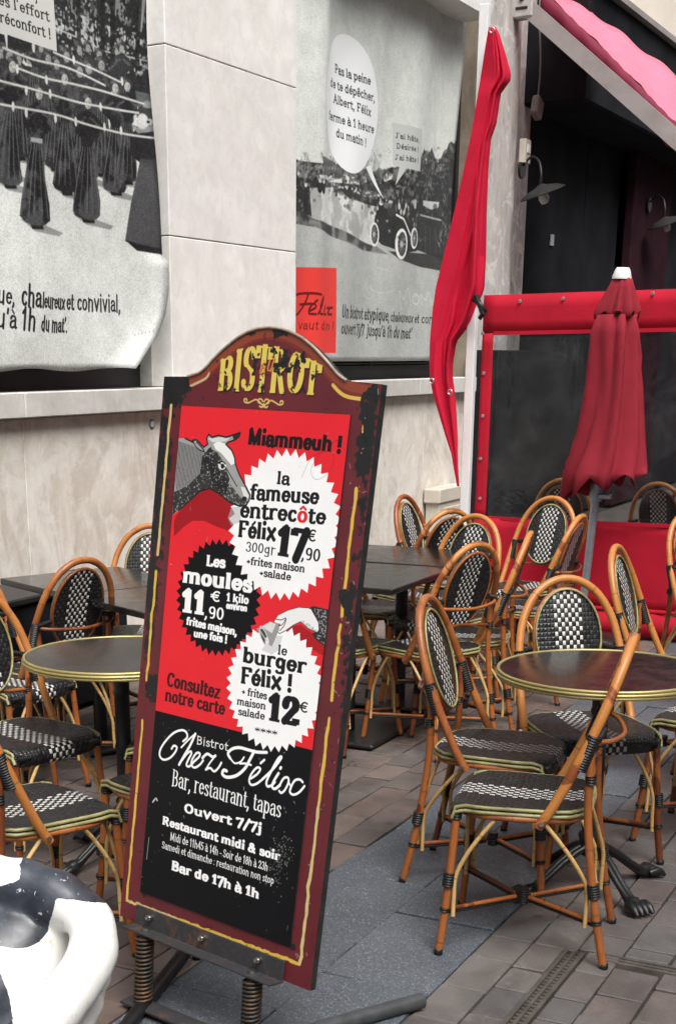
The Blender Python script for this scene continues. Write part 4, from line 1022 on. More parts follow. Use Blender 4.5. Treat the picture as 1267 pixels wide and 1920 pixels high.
# ---- printed panel
PX0, PX1, PY0, PY1 = -.032, .4875, .110, 1.3385
cp = Canvas(PX0, PY0, PX1, PY1, 1500, (.72, .024, .034))
RED = (.72, .024, .034); INK = (.014, .014, .015); PAP = (.88, .88, .87); PBLK = (.008, .0085, .010)
def PP(pts, col, a=1., tex=None): cp.poly(SLs(pts), col, a, tex)
ym = SL(298, 1333)[1]
cp.poly([(PX0-.01, PY0-.01), (PX1+.01, PY0-.01), (PX1+.01, ym), (PX0-.01, ym)], PBLK)
m1 = fnoise(cp.W, cp.H, 40, 4, 41); m2 = fnoise(cp.W, cp.H, 150, 3, 42); m3 = fnoise(cp.W, cp.H, 8, 4, 43)
z2 = lambda x, y: (280+x/3.017, 980+y/3.017)
def burst(c, rx, col, n=38, k=.90, shade=None):
    c = np.array(SL(*c)); pts = []
    for i in range(2*n):
        a = math.pi*i/n; r_ = rx if i % 2 == 0 else rx*k; pts.append((c[0]+r_*math.cos(a), c[1]+r_*math.sin(a)))
    cp.poly(pts, col)
# printed cast shadows of the artwork
sh1 = [zx(*p) for p in ((140, 1090), (150, 1060), (200, 1000), (262, 935), (320, 912), (390, 945), (450, 985), (500, 1010), (490, 1090), (440, 1140), (380, 1120), (300, 1085), (240, 1085), (190, 1120), (140, 1170))]
PP(sh1, (.20, .010, .014), .75)
PP([z2(*p) for p in ((745, 640), (800, 585), (862, 580), (920, 620), (1005, 705), (1000, 760), (900, 700), (850, 650), (780, 650))], (.25, .012, .016), .7)
burst((410, 1121), (SL(487, 1121)[0]-SL(330, 1121)[0])/2*1.02, PBLK)
burst((533, 985), (SL(634, 985)[0]-SL(430, 985)[0])/2*1.04, PAP); burst((515, 1290), (SL(604, 1290)[0]-SL(426, 1290)[0])/2*1.04, PAP)
PP([zx(*p) for p in ((450, 1010), (500, 1010), (500, 1090), (450, 1110), (430, 1070))], (.35, .36, .37), .55); PP([z2(*p) for p in ((700, 640), (760, 640), (740, 720), (700, 745), (640, 720))], (.45, .46, .47), .55)
# the cow's head, an engraving
cow = [zx(*p) for p in ((150, 640), (200, 640), (245, 662), (240, 650), (262, 648), (282, 668), (300, 688), (322, 672), (316, 640), (328, 618), (345, 634), (380, 624), (420, 634), (470, 618), (497, 608), (492, 630), (470, 648), (435, 660), (420, 672), (452, 705), (468, 745), (470, 775), (490, 830), (530, 905), (550, 945), (545, 975), (530, 1000), (495, 1006), (440, 985), (385, 938), (330, 910), (280, 925), (215, 985), (165, 1030), (130, 1055))]
PP(cow, (.33, .33, .32))
hat = np.clip(.5+.5*np.sin(np.arange(cp.W)[None, :]*.9 + 6*m3), 0, 1)*np.ones((cp.H, 1), np.float32)
PP([zx(*p) for p in ((150, 650), (240, 680), (300, 720), (300, 830), (240, 880), (150, 920))], (.05, .05, .05), .85, (hat > .36).astype(np.float32))
PP([zx(*p) for p in ((290, 740), (330, 690), (380, 720), (420, 800), (440, 860), (420, 940), (380, 935), (330, 908), (280, 922), (215, 980), (130, 1055), (140, 930), (220, 890), (280, 830))], (.02, .02, .02), .95, step(m2, .28, .36))
PP([zx(*p) for p in ((340, 680), (352, 740), (370, 800), (430, 870), (500, 960), (530, 990), (495, 1004), (440, 984), (385, 938), (330, 850), (300, 760))], (.02, .02, .02), .9, step(m2, .34, .42))
PP([zx(*p) for p in ((352, 672), (375, 655), (415, 668), (452, 706), (466, 745), (468, 775), (450, 785), (420, 750), (395, 720), (365, 700))], (.78, .78, .76)); PP([zx(*p) for p in ((500, 900), (520, 905), (545, 950), (535, 970), (515, 950))], (.7, .7, .68)); PP([zx(*p) for p in ((322, 640), (345, 640), (400, 632), (440, 640), (420, 655), (350, 662))], (.62, .62, .60)); PP([zx(*p) for p in ((455, 625), (497, 608), (490, 632), (462, 650))], (.03, .03, .03))
cp.ellipse(SL(*zx(400, 788)), .013, .009, (.7, .7, .68)); cp.ellipse(SL(*zx(402, 790)), .006, .006, (.02, .02, .02)); cp.ellipse(SL(*zx(520, 965)), .008, .005, (.02, .02, .02))
cp.path(SLs(cow[1:-1]), .0042, (.02, .02, .02)); cp.path(cr(SLs([zx(*p) for p in ((300, 700), (318, 760), (345, 800), (360, 860), (400, 920))])), .003, (.02, .02, .02)); cp.path(cr(SLs([zx(*p) for p in ((352, 745), (380, 770), (420, 800), (450, 850), (480, 900))])), .0025, (.02, .02, .02)); cp.path(cr(SLs([zx(*p) for p in ((385, 775), (400, 765), (418, 778))])), .003, (.02, .02, .02)); cp.path(cr(SLs([zx(*p) for p in ((500, 990), (515, 975), (535, 985))])), .003, (.02, .02, .02)); cp.path(cr(SLs([zx(*p) for p in ((240, 652), (262, 690), (300, 712), (290, 690), (262, 660))])), .003, (.02, .02, .02))
# the hand ringing a small bell
arm = [z2(*p) for p in ((712, 556), (735, 522), (790, 495), (850, 478), (905, 482), (925, 490), (950, 540), (975, 590), (955, 622), (905, 600), (862, 560), (820, 580), (775, 612), (742, 628), (728, 610), (745, 575), (722, 570))]
PP(arm, (.80, .80, .78)); PP([z2(*p) for p in ((862, 545), (905, 570), (960, 610), (950, 622), (905, 600), (862, 562))], (.35, .35, .34), .8, step(m2, .4, .5)); cp.path(SLs(arm), .002, (.05, .05, .05)); cp.path(cr(SLs([z2(*p) for p in ((720, 545), (752, 550), (778, 540), (760, 575), (735, 585))])), .0022, (.06, .06, .06)); cp.path(cr(SLs([z2(*p) for p in ((780, 545), (770, 580), (745, 610))])), .0022, (.06, .06, .06))
PP([z2(*p) for p in ((915, 478), (935, 472), (1035, 495), (1010, 705), (985, 690), (940, 655), (925, 625), (965, 615), (960, 560), (925, 500))], (.03, .03, .03)); PP([z2(*p) for p in ((935, 485), (1035, 500), (1010, 700), (950, 650), (975, 600), (950, 530))], (.35, .35, .34), .8, step(m2, .52, .58))
PP([z2(*p) for p in ((612, 600), (640, 588), (690, 560), (735, 572), (742, 600), (715, 665), (700, 700), (660, 680))], (.30, .30, .29)); PP([z2(*p) for p in ((640, 588), (690, 560), (722, 575), (700, 625))], (.66, .66, .64))
cpt = SL(*z2(655, 645)); cp.ellipse(cpt, .0245, .0105, (.60, .60, .58), 1., -.95); cp.ellipse(cpt, .021, .0078, (.06, .06, .06), 1., -.95); cp.ellipse(SL(*z2(672, 672)), .006, .010, (.7, .7, .68), 1., .2); cp.path([SL(*z2(635, 615)), SL(*z2(668, 668))], .003, (.5, .5, .5))
# words
def tw(s_, a, b, hpx, col, wv=.21, wh=.11, serif=True, slant=0., **kw):
    if serif and wv > .15 and 'Miam' not in s_: wv *= 1.28; wh *= 1.3; kw.setdefault('sth', .13)
    h = abs(SL(a[0], a[1]-hpx)[1]-SL(*a)[1]); text(cp, s_, SL(*a), SL(*b), h, col, wv, wh, serif, slant, **kw)
tw('Miammeuh !', (466, 834), (642, 849), 30, INK, .32, .17, sth=.16)
tw('la', (520, 908), (545, 910), 25, INK); tw('fameuse', (470, 937), (599, 946), 30, INK, .22, .11)
L_ = 'entrec\u00f4te'; tw('entrec', (451, 970), (558, 979), 31, INK, .22, .11); tw('\u00f4', (558, 979), (578, 981), 31, (.70, .02, .03), .22, .11); tw('te', (578, 981), (612, 984), 31, INK, .22, .11)
tw('F\u00e9lix', (447, 1007), (519, 1014), 32, INK, .22, .11); tw('17', (518, 1041), (574, 1051), 57, INK, .27, .13, sth=.11); tw('\u20ac', (576, 1015), (595, 1017), 24, INK, .2, .13, False); tw(',90', (566, 1049), (602, 1054), 24, INK, .20, .10, False)
tw('300gr', (462, 1034), (518, 1041), 19, INK, .17, .09, False); tw('+frites maison', (464, 1058), (573, 1074), 15, INK, .20, .11); tw('+salade', (488, 1080), (547, 1089), 15, INK, .20, .11)
tw('Les', (388, 1061), (424, 1065), 21, PAP, .26, .13); tw('moules', (344, 1092), (474, 1111), 30, PAP, .28, .13); tw('11', (341, 1147), (386, 1154), 44, PAP, .28, .13); tw('\u20ac', (396, 1127), (416, 1130), 21, PAP, .2, .14, False); tw(',90', (385, 1158), (422, 1163), 23, PAP, .20, .11, False)
tw('1 kilo', (426, 1127), (468, 1133), 16, PAP, .24, .13); tw('environ', (426, 1141), (465, 1147), 13, PAP, .25, .13); tw('frites maison,', (351, 1171), (446, 1192), 15, PAP, .25, .13); tw('une fois !', (365, 1194), (428, 1206), 15, PAP, .25, .13)
tw('le', (522, 1227), (540, 1230), 19, INK, .18, .1); tw('burger', (456, 1241), (575, 1264), 30, INK, .24, .12); tw('F\u00e9lix !', (452, 1281), (550, 1297), 32, INK, .23, .12)
tw('+ frites', (455, 1302), (502, 1312), 15, INK, .19, .1); tw('maison', (446, 1321), (500, 1331), 15, INK, .19, .1); tw('salade', (448, 1340), (498, 1350), 15, INK, .19, .1); tw('12', (502, 1350), (560, 1362), 52, INK, .28, .13, sth=.11); tw('\u20ac', (561, 1334), (580, 1338), 21, INK, .2, .14, False); tw('****', (479, 1375), (522, 1383), 17, INK, .11, .11, False)
tw('Consultez', (314, 1286), (414, 1311), 27, (.05, .012, .014), .195, .10); tw('notre carte', (311, 1314), (423, 1341), 25, (.05, .012, .014), .195, .10)
z3 = lambda x, y: (220+x/2.88, 1330+y/2.88)
tw('Bistrot', z3(430, 186), z3(604, 225), 16, PAP, .13, .11, False)
for l, w in (([(318, 205), (300, 218), (318, 228), (334, 205), (330, 180), (312, 178), (296, 205), (294, 240)], 0),):
    pass
script = [([(362, 172), (384, 150), (378, 122), (352, 112), (310, 128), (268, 170), (240, 215), (236, 250), (256, 271), (290, 262), (318, 232), (328, 205), (312, 196), (300, 212)], 1),
          ([(352, 205), (395, 160), (428, 132)], .8), ([(428, 132), (402, 190), (370, 245), (340, 298)], 1.2), ([(350, 282), (380, 242), (402, 226), (406, 240), (388, 275), (380, 300), (394, 308), (416, 288)], 1),
          ([(416, 285), (446, 258), (452, 238), (434, 236), (412, 268), (406, 298), (424, 314), (452, 298), (470, 275)], 1), ([(466, 262), (492, 240), (520, 256), (536, 250)], 1.2), ([(536, 250), (505, 290), (484, 325)], .8), ([(484, 325), (508, 316), (528, 334), (550, 318), (568, 288)], 1),
          ([(615, 262), (604, 238), (625, 214), (665, 206), (712, 218), (760, 230), (812, 232)], 1.3), ([(745, 226), (722, 270), (695, 318), (650, 356), (600, 366), (574, 350), (580, 328), (596, 332)], 1.4), ([(615, 262), (640, 290), (672, 282), (690, 258)], .8), ([(668, 292), (700, 292), (728, 300)], .9),
          ([(728, 372), (762, 348), (778, 322), (760, 314), (732, 345), (718, 382), (728, 406), (756, 402), (788, 378)], 1), ([(780, 290), (800, 272)], 1), ([(788, 378), (846, 322), (886, 270), (890, 254), (872, 270), (836, 335), (812, 388), (816, 414), (838, 410), (856, 392)], 1.1),
          ([(876, 345), (850, 388), (842, 418), (858, 428), (884, 408)], 1.2), ([(886, 318), (889, 314)], 1.3), ([(884, 405), (904, 372), (926, 368), (930, 392), (912, 432), (892, 450), (880, 440)], 1), ([(1006, 392), (990, 378), (964, 384), (944, 418), (938, 446), (956, 460), (986, 448), (1016, 414)], 1), ([(930, 392), (944, 418)], .8)]
for l, w in script: cp.path(cr(SLs([z3(*p) for p in l])), .0058*w, PAP)
tw('Bar, restaurant, tapas', z3(297, 413), z3(887, 587), 33, PAP, .095, .035, True, sth=.04)
tw('Ouvert 7/7j', z3(364, 553), z3(785, 668), 17, PAP, .29, .15); tw('Restaurant midi & soir', z3(247, 619), z3(882, 818), 16, PAP, .27, .14)
tw('Midi de 11h45 \u00e0 14h - Soir de 18h \u00e0 23h', z3(290, 704), z3(818, 873), 15, PAP, .105, .08, False); tw('Samedi et dimanche : restauration non stop', z3(246, 748), z3(850, 945), 14, PAP, .105, .08, False)
tw('Bar de 17h \u00e0 1h', z3(296, 864), z3(770, 1024), 18, PAP, .28, .14)
# scratches, chips, dull patch, the little imprint line at the left
g = np.random.default_rng(12)
sc_ = cp.H - 1
for k in range(110):
    x = g.uniform(PX0, PX1); y = g.uniform(PY0, ym) if k % 3 else g.uniform(PY0, PY1); a = g.uniform(0, math.pi); l = g.exponential(.003)
    cp.lines([((x, y), (x+l*math.cos(a), y+l*math.sin(a)), g.uniform(.0006, .0018), False)], (.45, .45, .45), g.uniform(.2, .7))
sm = SL(*z3(880, 790)); 
for k in range(160): cp.ellipse((sm[0]+g.normal(0, .018), sm[1]+g.normal(0, .04)), g.uniform(.0006, .0022), g.uniform(.0006, .0022), (.34, .34, .34), .5)
cp.path(cr(SLs([z3(*p) for p in ((198, 500), (215, 480), (222, 492))])), .004, (.6, .6, .6), .8); cp.path(SLs([z3(178, 690), z3(165, 810)]), .0016, (.5, .5, .5), .7)
cp.path(cr(SLs([zx(*p) for p in ((830, 850), (870, 760), (920, 720), (990, 715), (1000, 770), (960, 840), (900, 860), (880, 800), (950, 700), (1040, 640))])), .0011, (.12, .01, .012), .6)
cp.a *= (.96 + .08*m3)[..., None]
imp = cp.image('sign_menu_print'); PANM = paint_mat('printed_menu_panel', imp, .36); PANM.node_tree.nodes['Principled BSDF'].inputs['Specular IOR Level'].default_value = .14
q = MB(); up = lambda x, y: ((x-cp.x0)/cp.w, (y-cp.y0)/cp.h)
pc = [(PX0, PY0), (PX1, PY0), (PX1, PY1), (PX0, PY1)]
q.add([(x, y, .004) for x, y in pc], [(0, 1, 2, 3)], [[up(*p) for p in pc]]); q.cur = 1; q.add([(x, y, .004) for x, y in pc]+[(x, y, -.001) for x, y in pc], [(i, 4+i, 4+(i+1) % 4, (i+1) % 4) for i in range(4)])
q.build('printed_panel', [PANM, EDGEM], sign)
# raised worn bead along the arch and the right edge
q = MB(); q.tube([(x, y, .001) for x, y in arch], .0035, 6); q.build('edge_bead', simple('worn_edge_bead', (.34, .26, .20), .5, 0, .5, 25), sign)
# ---- spring stand (built in world axes, held by the sign)
INV = (Matrix.Translation(SP) @ SM.to_4x4()).inverted()
def wpart(name, mb, mat, **kw):
    o = mb.build(name, mat, sign, **kw); o.matrix_parent_inverse = INV; return o
def SW(u, v, w=0): return SP + SU*u + SV*v + SN*w
q = MB(); c = SW(.222, .048, .007); rot = Matrix((SU, SV, SN)).transposed()
q.bbox(c, (.515, .052, .006), .001, rot); q.bbox(SW(.222, .020, .030), (.515, .006, .050), .001, rot); wpart('angle_iron', q, RUSTY)
for (a, b, w) in ((.025, .056, .010), (.215, .056, .010), (.405, .056, .010), (.027, .024, .032), (.400, .024, .032)):
    q = MB(); 
    if w < .02: q.tube([SW(a, b, w), SW(a, b, w+.012)], .008, 6); q.tube([SW(a, b, w+.012), SW(a, b, w+.020)], .005, 8)
    else: q.tube([SW(a, b, w-.002), SW(a, b+.007, w-.002)], .010, 8)
    wpart('bolt', q, STEEL)
spr = []
for (a, px_) in ((.026, (278, 1862)), (.405, (486, 1948))):
    top = SW(a, .010, .030); bot = Vector((top.x - .02 + 0*SN.x, top.y + .0, .035)); spr.append(bot)
    q = MB(); pts = []; turns = 16; N_ = turns*10
    for i in range(N_+1):
        t = i/N_; c_ = bot.lerp(top, t); th = 2*math.pi*turns*t; pts.append((c_.x+.0225*math.cos(th), c_.y+.0225*math.sin(th), c_.z))
    q.tube(pts, .0041, 6); wpart('spring', q, SPRING)
    q = MB(); q.tube([bot, top], .016, 10); wpart('spring_core', q, SPRING)
FR = Vector((.965, -.226, 0)).normalized()
q = MB(); a, b = spr; d = (b-a).normalized(); q.bbox(((a.x+b.x)/2, (a.y+b.y)/2, .022), ((b-a).length+.12, .055, .008), .001, Matrix.Rotation(math.atan2(d.y, d.x), 3, 'Z')); wpart('base_rail', q, RUSTY)
e1 = Vector(on_z(345, 1788, .02)); e2 = Vector(on_z(790, 1876, .024))
q = MB(); p = Vector((a.x, a.y, .021)); v = (e1-p); q.tube([p-v*1.0, e1], .020, 14); wpart('base_tube', q, BLACKIRON)
q = MB(); p = Vector((b.x, b.y, .023)); v = (e2-p); q.tube([p-v*.7, e2], .0215, 16); wpart('base_tube', q, simple('worn_black_tube', (.05, .052, .055), .45, .1, .35, 18, .2))
# ------------------------------------------------------------------ rattan bistro chair
def build_chair():
    root = empty('bistro_chair')
    mir = lambda pts: [(-x, y, z) for x, y, z in pts]
    # seat pad: woven, falls over the front edge
    HW, HD = .190, .185; P = []; U = []; N_ = 22
    def seat_pt(s_, t_, lift=0.):
        hw = HW*(1 - .10*(1-t_)/2); x = s_*hw*(1-.13*abs(t_)**5); y = t_*HD*(1-.13*abs(s_)**5)
        z = .452 - .010*(1-s_*s_)*(1-t_*t_) ; d = max(0, (t_-.80)/.20); z -= .010*d*d
        return (x, y, z+lift)
    q = MB(); vs = []
    for i in range(N_+1):
        t_ = -1+2*i/N_; P.append([seat_pt(-1+2*j/N_, t_) for j in range(N_+1)]); U.append([(p[0], p[1]) for p in P[-1]])
    fr = P[-1]
    for k, (dy, dz) in enumerate(((.008, -.010), (.012, -.024), (.010, -.040), (.004, -.050))): P.append([(p[0]*(1-.0*k), p[1]+dy, p[2]+dz) for p in fr]); U.append([(p[0], HD+.013*(k+1)) for p in fr])
    q.grid(P, U, True)
    bot = [[(p[0], p[1], .432) for p in row] for row in (P[0], P[N_])]; q.grid([[ (p[0], p[1], .434) for p in P[i]] for i in range(0, N_+1, 2)], None, True, True)
    per = [seat_pt(-1+2*j/12, -1) for j in range(13)]; q.grid([[(p[0], p[1], .434) for p in per], per], [[(p[0], p[1]-.02) for p in per], [(p[0], p[1]) for p in per]], True)
    for s_ in (-1, 1):
        e = [seat_pt(s_, -1+2*i/12) for i in range(13)]; q.grid([[(p[0], p[1], .434) for p in e], e], [[(p[0]+s_*.02, p[1]) for p in e], [(p[0], p[1]) for p in e]], True, s_ > 0)
    q.build('seat', WEAVE, root)
    for (dz, o_) in ((.0, .005), (-.0135, .007)):
        path = []
        for i in range(9): path.append(seat_pt(1, .86-1.72*i/8)) 
        for i in range(1, 8): path.append(seat_pt(1-2*i/8, -1))
        for i in range(9): path.append(seat_pt(-1, -.86+1.72*i/8))
        path = [Vector((p[0]*(1+o_/HW), p[1]*(1+o_/HD), .447+dz)) for p in path]
        h0 = path[0] + Vector((.0, .028, -.006)); h1 = h0 + Vector((-.002, .008, -.032-dz)); g0 = path[-1] + Vector((0, .028, -.006)); g1 = g0 + Vector((.002, .008, -.032-dz))
        q = MB(); q.tube([h1, h0] + path + [g0, g1], .0054, 7); q.build('seat_trim', TRIM, root)
    # seat rail
    ring = []
    for k in range(32):
        a = 2*math.pi*k/32; c, s_ = math.cos(a), math.sin(a); e = .55
        x = math.copysign(abs(c)**e, c)*.186; y = math.copysign(abs(s_)**e, s_)*.180; ring.append((x*(1-.05*(y < 0)), y, .421))
    q = MB(); q.tube(ring, .0096, 8, closed=True); q.build('seat_rail', CANE, root)
    # legs
    FLg = [(.205, .200, 0), (.190, .188, .13), (.178, .176, .30), (.170, .168, .432)]
    RL = [(.178, -.262, 0), (.172, -.228, .16), (.168, -.200, .34), (.168, -.188, .46), (.172, -.186, .58), (.176, -.188, .66)]
    for s_ in (-1, 1):
        q = MB(); q.tube([(x*s_, y, z) for x, y, z in smooth_path(FLg, 3)], [.0118]*10, 9); q.build('leg', CANE, root)
        q = MB(); q.tube([(x*s_, y, z) for x, y, z in smooth_path(RL, 3)], [.0116]*16, 9); q.build('leg', CANE, root)
        for (x, y) in ((.205, .2), (.178, -.262)):
            q = MB(); q.lathe([(.0, .0), (.0128, 0), (.0130, .016), (.0115, .0165)], 9, (x*s_, y, 0)); q.build('foot_cap', BLACKIRON, root)
    # big back hoop
    half = [(.196, -.060, .405), (.196, -.098, .47), (.193, -.150, .58), (.184, -.192, .68), (.162, -.226, .775), (.118, -.250, .850), (.060, -.262, .893), (0, -.266, .906)]
    path = half[:-1] + [half[-1]] + [(-x, y, z) for x, y, z in half[:-1][::-1]]
    q = MB(); q.tube(smooth_path(path, 5), .0138, 10); q.build('back_hoop', CANE_HOOP, root)
    for s_ in (-1, 1):
        q = MB(); q.tube([(.196*s_+.010*s_, -.070, .421), (.196*s_+.021*s_, -.071, .421)], .0065, 8); q.build('bolt', STEEL, root)
    # woven oval inside the hoop
    C0 = Vector((0, -.212, .715)); up = Vector((0, -.30, 1)).normalized(); out_ = Vector((0, 1, .30)).normalized(); ax, az = .118, .160
    def oval(a, k=1., dpt=0.): return C0 + Vector((1, 0, 0))*(ax*k*math.cos(a)) + up*(az*k*math.sin(a)) + out_*dpt
    P = []; U = []
    for k in [0, .25, .5, .75, .9, 1.0]:
        row = []; ur = []
        for j in range(33):
            a = 2*math.pi*j/32; row.append(oval(a, k, .008*(1-k*k) - .010*(k*math.cos(a))**2*0)); ur.append((ax*k*math.cos(a), az*k*math.sin(a)))
        P.append(row); U.append(ur)
    q = MB(); q.grid(P, U, True); q.grid([[p - out_*.010 for p in r_] for r_ in P], U, True, True); q.build('backrest', WEAVE, root)
    q = MB(); q.tube([oval(2*math.pi*j/36, 1.03, -.005) for j in range(36)], .0068, 7, closed=True); q.build('backrest_frame', CANE, root)
    q = MB(); q.tube([oval(2*math.pi*j/36, 1.01, .006) for j in range(36)], .0040, 6, closed=True); q.build('backrest_trim', TRIM, root)
    # braces behind the oval
    q = MB(); q.tube(smooth_path([(.182, -.198, .655), (.135, -.236, .648), (0, -.262, .640), (-.135, -.236, .648), (-.182, -.198, .655)], 4), .0072, 7); q.build('back_brace', CANE, root)
    q = MB(); q.tube(smooth_path([(.172, -.190, .545), (.08, -.190, .552), (0, -.178, .560), (-.08, -.190, .552), (-.172, -.190, .545)], 3), .0070, 7); q.build('back_brace', CANE, root)
    # black bindings
    def wrap(a, b, r_): q = MB(); q.tube([a, Vector(a).lerp(Vector(b), .5), b], r_, 9); q.build('binding', WRAP, root)
    for s_ in (-1, 1):
        wrap((.186*s_, -.160, .575), (.184*s_, -.193, .672), .0195); wrap((.185*s_, -.203, .662), (.130*s_, -.214, .676), .0098)
        wrap((.171*s_, -.190, .532), (.170*s_, -.190, .556), .0155)
        wrap((.188*s_, .183, .205), (.184*s_, .180, .245), .0175); wrap((.171*s_, -.222, .205), (.170*s_, -.216, .245), .0175)
        wrap((.191*s_, .190, .128), (.190*s_, .188, .140), .0145); wrap((.173*s_, -.234, .128), (.172*s_, -.232, .140), .0145)
        wrap((.172*s_, .169, .404), (.171*s_, .168, .434), .0150)
        wrap((.168*s_, .176, .421), (.120*s_, .182, .421), .0115)
        q = MB(); q.tube([(.190*s_, .188, .134), (.01*s_, .01, .128)], .0068, 7); q.build('stretcher', CANE, root)
        q = MB(); q.tube([(.172*s_, -.232, .134), (.01*s_, -.03, .128)], .0068, 7); q.build('stretcher', CANE, root)
        for (lx, ly, tx_, ty_) in ((.188, .185, .075, .180), (.188, .185, .183, .060), (.170, -.222, .075, -.178), (.170, -.222, .178, -.075)):
            dx = math.copysign(.020, tx_-lx) if abs(tx_-lx) > abs(ty_-ly) else -.004; dy = math.copysign(.020, ty_-ly) if abs(ty_-ly) > abs(tx_-lx) else 0
            pts = [(lx+dx+.004, ly+dy+.004*0, .115), (lx+dx, ly+dy, .17), (lx+dx*1.15, ly+dy*1.15, .235), (lx+(tx_-lx)*.35+dx*.3, ly+(ty_-ly)*.35+dy*.3, .300), (lx+(tx_-lx)*.72, ly+(ty_-ly)*.72, .365), (tx_, ty_, .412)]
            q = MB(); q.tube([(x*s_, y, z) for x, y, z in smooth_path(pts, 4)], .0064, 7); q.build('corner_brace', CANE_LIGHT, root)
    q = MB(); q.tube([(0, -.01, .106), (0, -.01, .150)], .017, 10); q.build('binding', WRAP, root)
    q = MB()
    for s_ in (-1, 1): q.tube([(.190*s_, .188, .122), (.01*s_, .01, .117)], .0042, 5); q.tube([(.172*s_, -.232, .122), (.01*s_, -.03, .117)], .0042, 5)
    q.build('cord', BLACKIRON, root)
    return root
proto = build_chair(); used = [False]
def chair(c, h, label):
    ang = math.atan2(-h[0], h[1]); o = proto if not used[0] else copy_tree(proto); used[0] = True
    o.location = (c[0], c[1], 0); o.rotation_euler = (0, 0, ang); tag(o, label, 'chair', 'rattan bistro chairs with black and white woven seats on the terrace'); return o
def hoop_at(px_, h, z=.906, X=None):
    """seat centre of a chair whose hoop top is seen at px_ and that faces h"""
    p = on_z(px_[0], px_[1], z) if X is None else on_x(px_[0], px_[1], X); n = math.hypot(*h); return (p[0]+h[0]/n*.262, p[1]+h[1]/n*.262)
chair((3.775, 1.195), (-.2, .98), 'frontmost rattan chair on the right, side-on to the round table and nearest the granite strip')
chair(hoop_at((800, 1122), (.10, -.99)), (.10, -.99), 'rattan chair tucked under the left rim of the right round table, behind the front chair')
chair(hoop_at((1060, 1085), (-.72, -.60)), (-.72, -.60), 'rattan chair facing the viewer directly behind the right round table')
chair(hoop_at((1155, 1026), (.02, -1)), (.02, -1), 'side-on rattan chair behind the right round table, before the red screen skirt')
chair(hoop_at((1036, 934), (-.93, .22)), (-.93, .22), 'rattan chair facing the viewer just left of the closed parasol pole')
chair(hoop_at((1088, 968), (.02, 1)), (.02, 1), 'dark rattan chair seen edge-on from behind, right against the parasol pole')
chair(hoop_at((893, 1021), (.42, .90)), (.42, .90), 'rattan chair seen from behind at the near corner of the middle black tables')
chair(hoop_at((893, 968), (-.92, .25)), (-.92, .25), 'rattan chair facing the viewer at the right end of the middle black tables')
chair(hoop_at((992, 1000), (-.22, .97)), (-.22, .97), 'edge-on rattan chair with a slanting hoop between the middle tables and the right round table')
chair(hoop_at((757, 931), (-.05, -1)), (-.05, -1), 'rattan chair against the wall left of the cream meter box')
chair(hoop_at((846, 958), (.55, .85)), (.55, .85), 'rattan chair seen from behind in front of the cream meter box')
chair((5.62, 2.66), (1, -.10), 'rattan chair half hidden by the right edge of the maroon sign')
chair((6.55, 2.95), (.05, -1), 'rattan chair pushed right under the far middle black table')
chair(hoop_at((1288, 962), (-.45, -.90)), (-.45, -.90), 'rattan chair cut by the right edge of the photo in front of the red screen')
chair((5.62, .93), (.90, .35), 'rattan chair seen from behind at the right edge beyond the round table')
chair((4.98, .90), (.10, 1), 'rattan chair at the right end of the right round table')
L1h = (.24, -.97)
chair((3.0, 2.375), (.92, -.38), 'nearest rattan chair on the left, its white striped seat above the cow sculpture')
chair((3.65, 2.90), (-.25, -.97), 'rattan chair whose dark seat front points at the viewer beside the left round table')
chair((4.30, 3.47), (-.15, -1), 'rattan chair at the left edge of the photo in front of the black wall table')
chair(hoop_at((155, 1050), (.30, .95)), (.30, .95), 'rattan chair seen from behind between the left round table and the black wall table')
chair(hoop_at((284, 986), (-.85, -.40)), (-.85, -.40), 'rattan chair between the black wall table and the wall, right beside the maroon sign')
chair((3.88, 2.38), (-.3, .95), 'rattan chair under the right half of the left round table, behind the sign')
chair((3.43, 2.13), (.35, .95), 'rattan chair beside the left round table, mostly behind the sign')
chair((9.27, 2.75), (1, .1), 'rattan chair added behind the clear plastic for its faint hoops, left of the parasol')  # this and the next two are added to give the plastic its faint hoops
chair((9.20, 2.08), (1, -.1), 'rattan chair added behind the clear plastic for its faint hoops, right of the parasol')
chair((9.75, 1.95), (1, -.2), 'rattan chair added furthest right behind the clear plastic for its faint hoops')

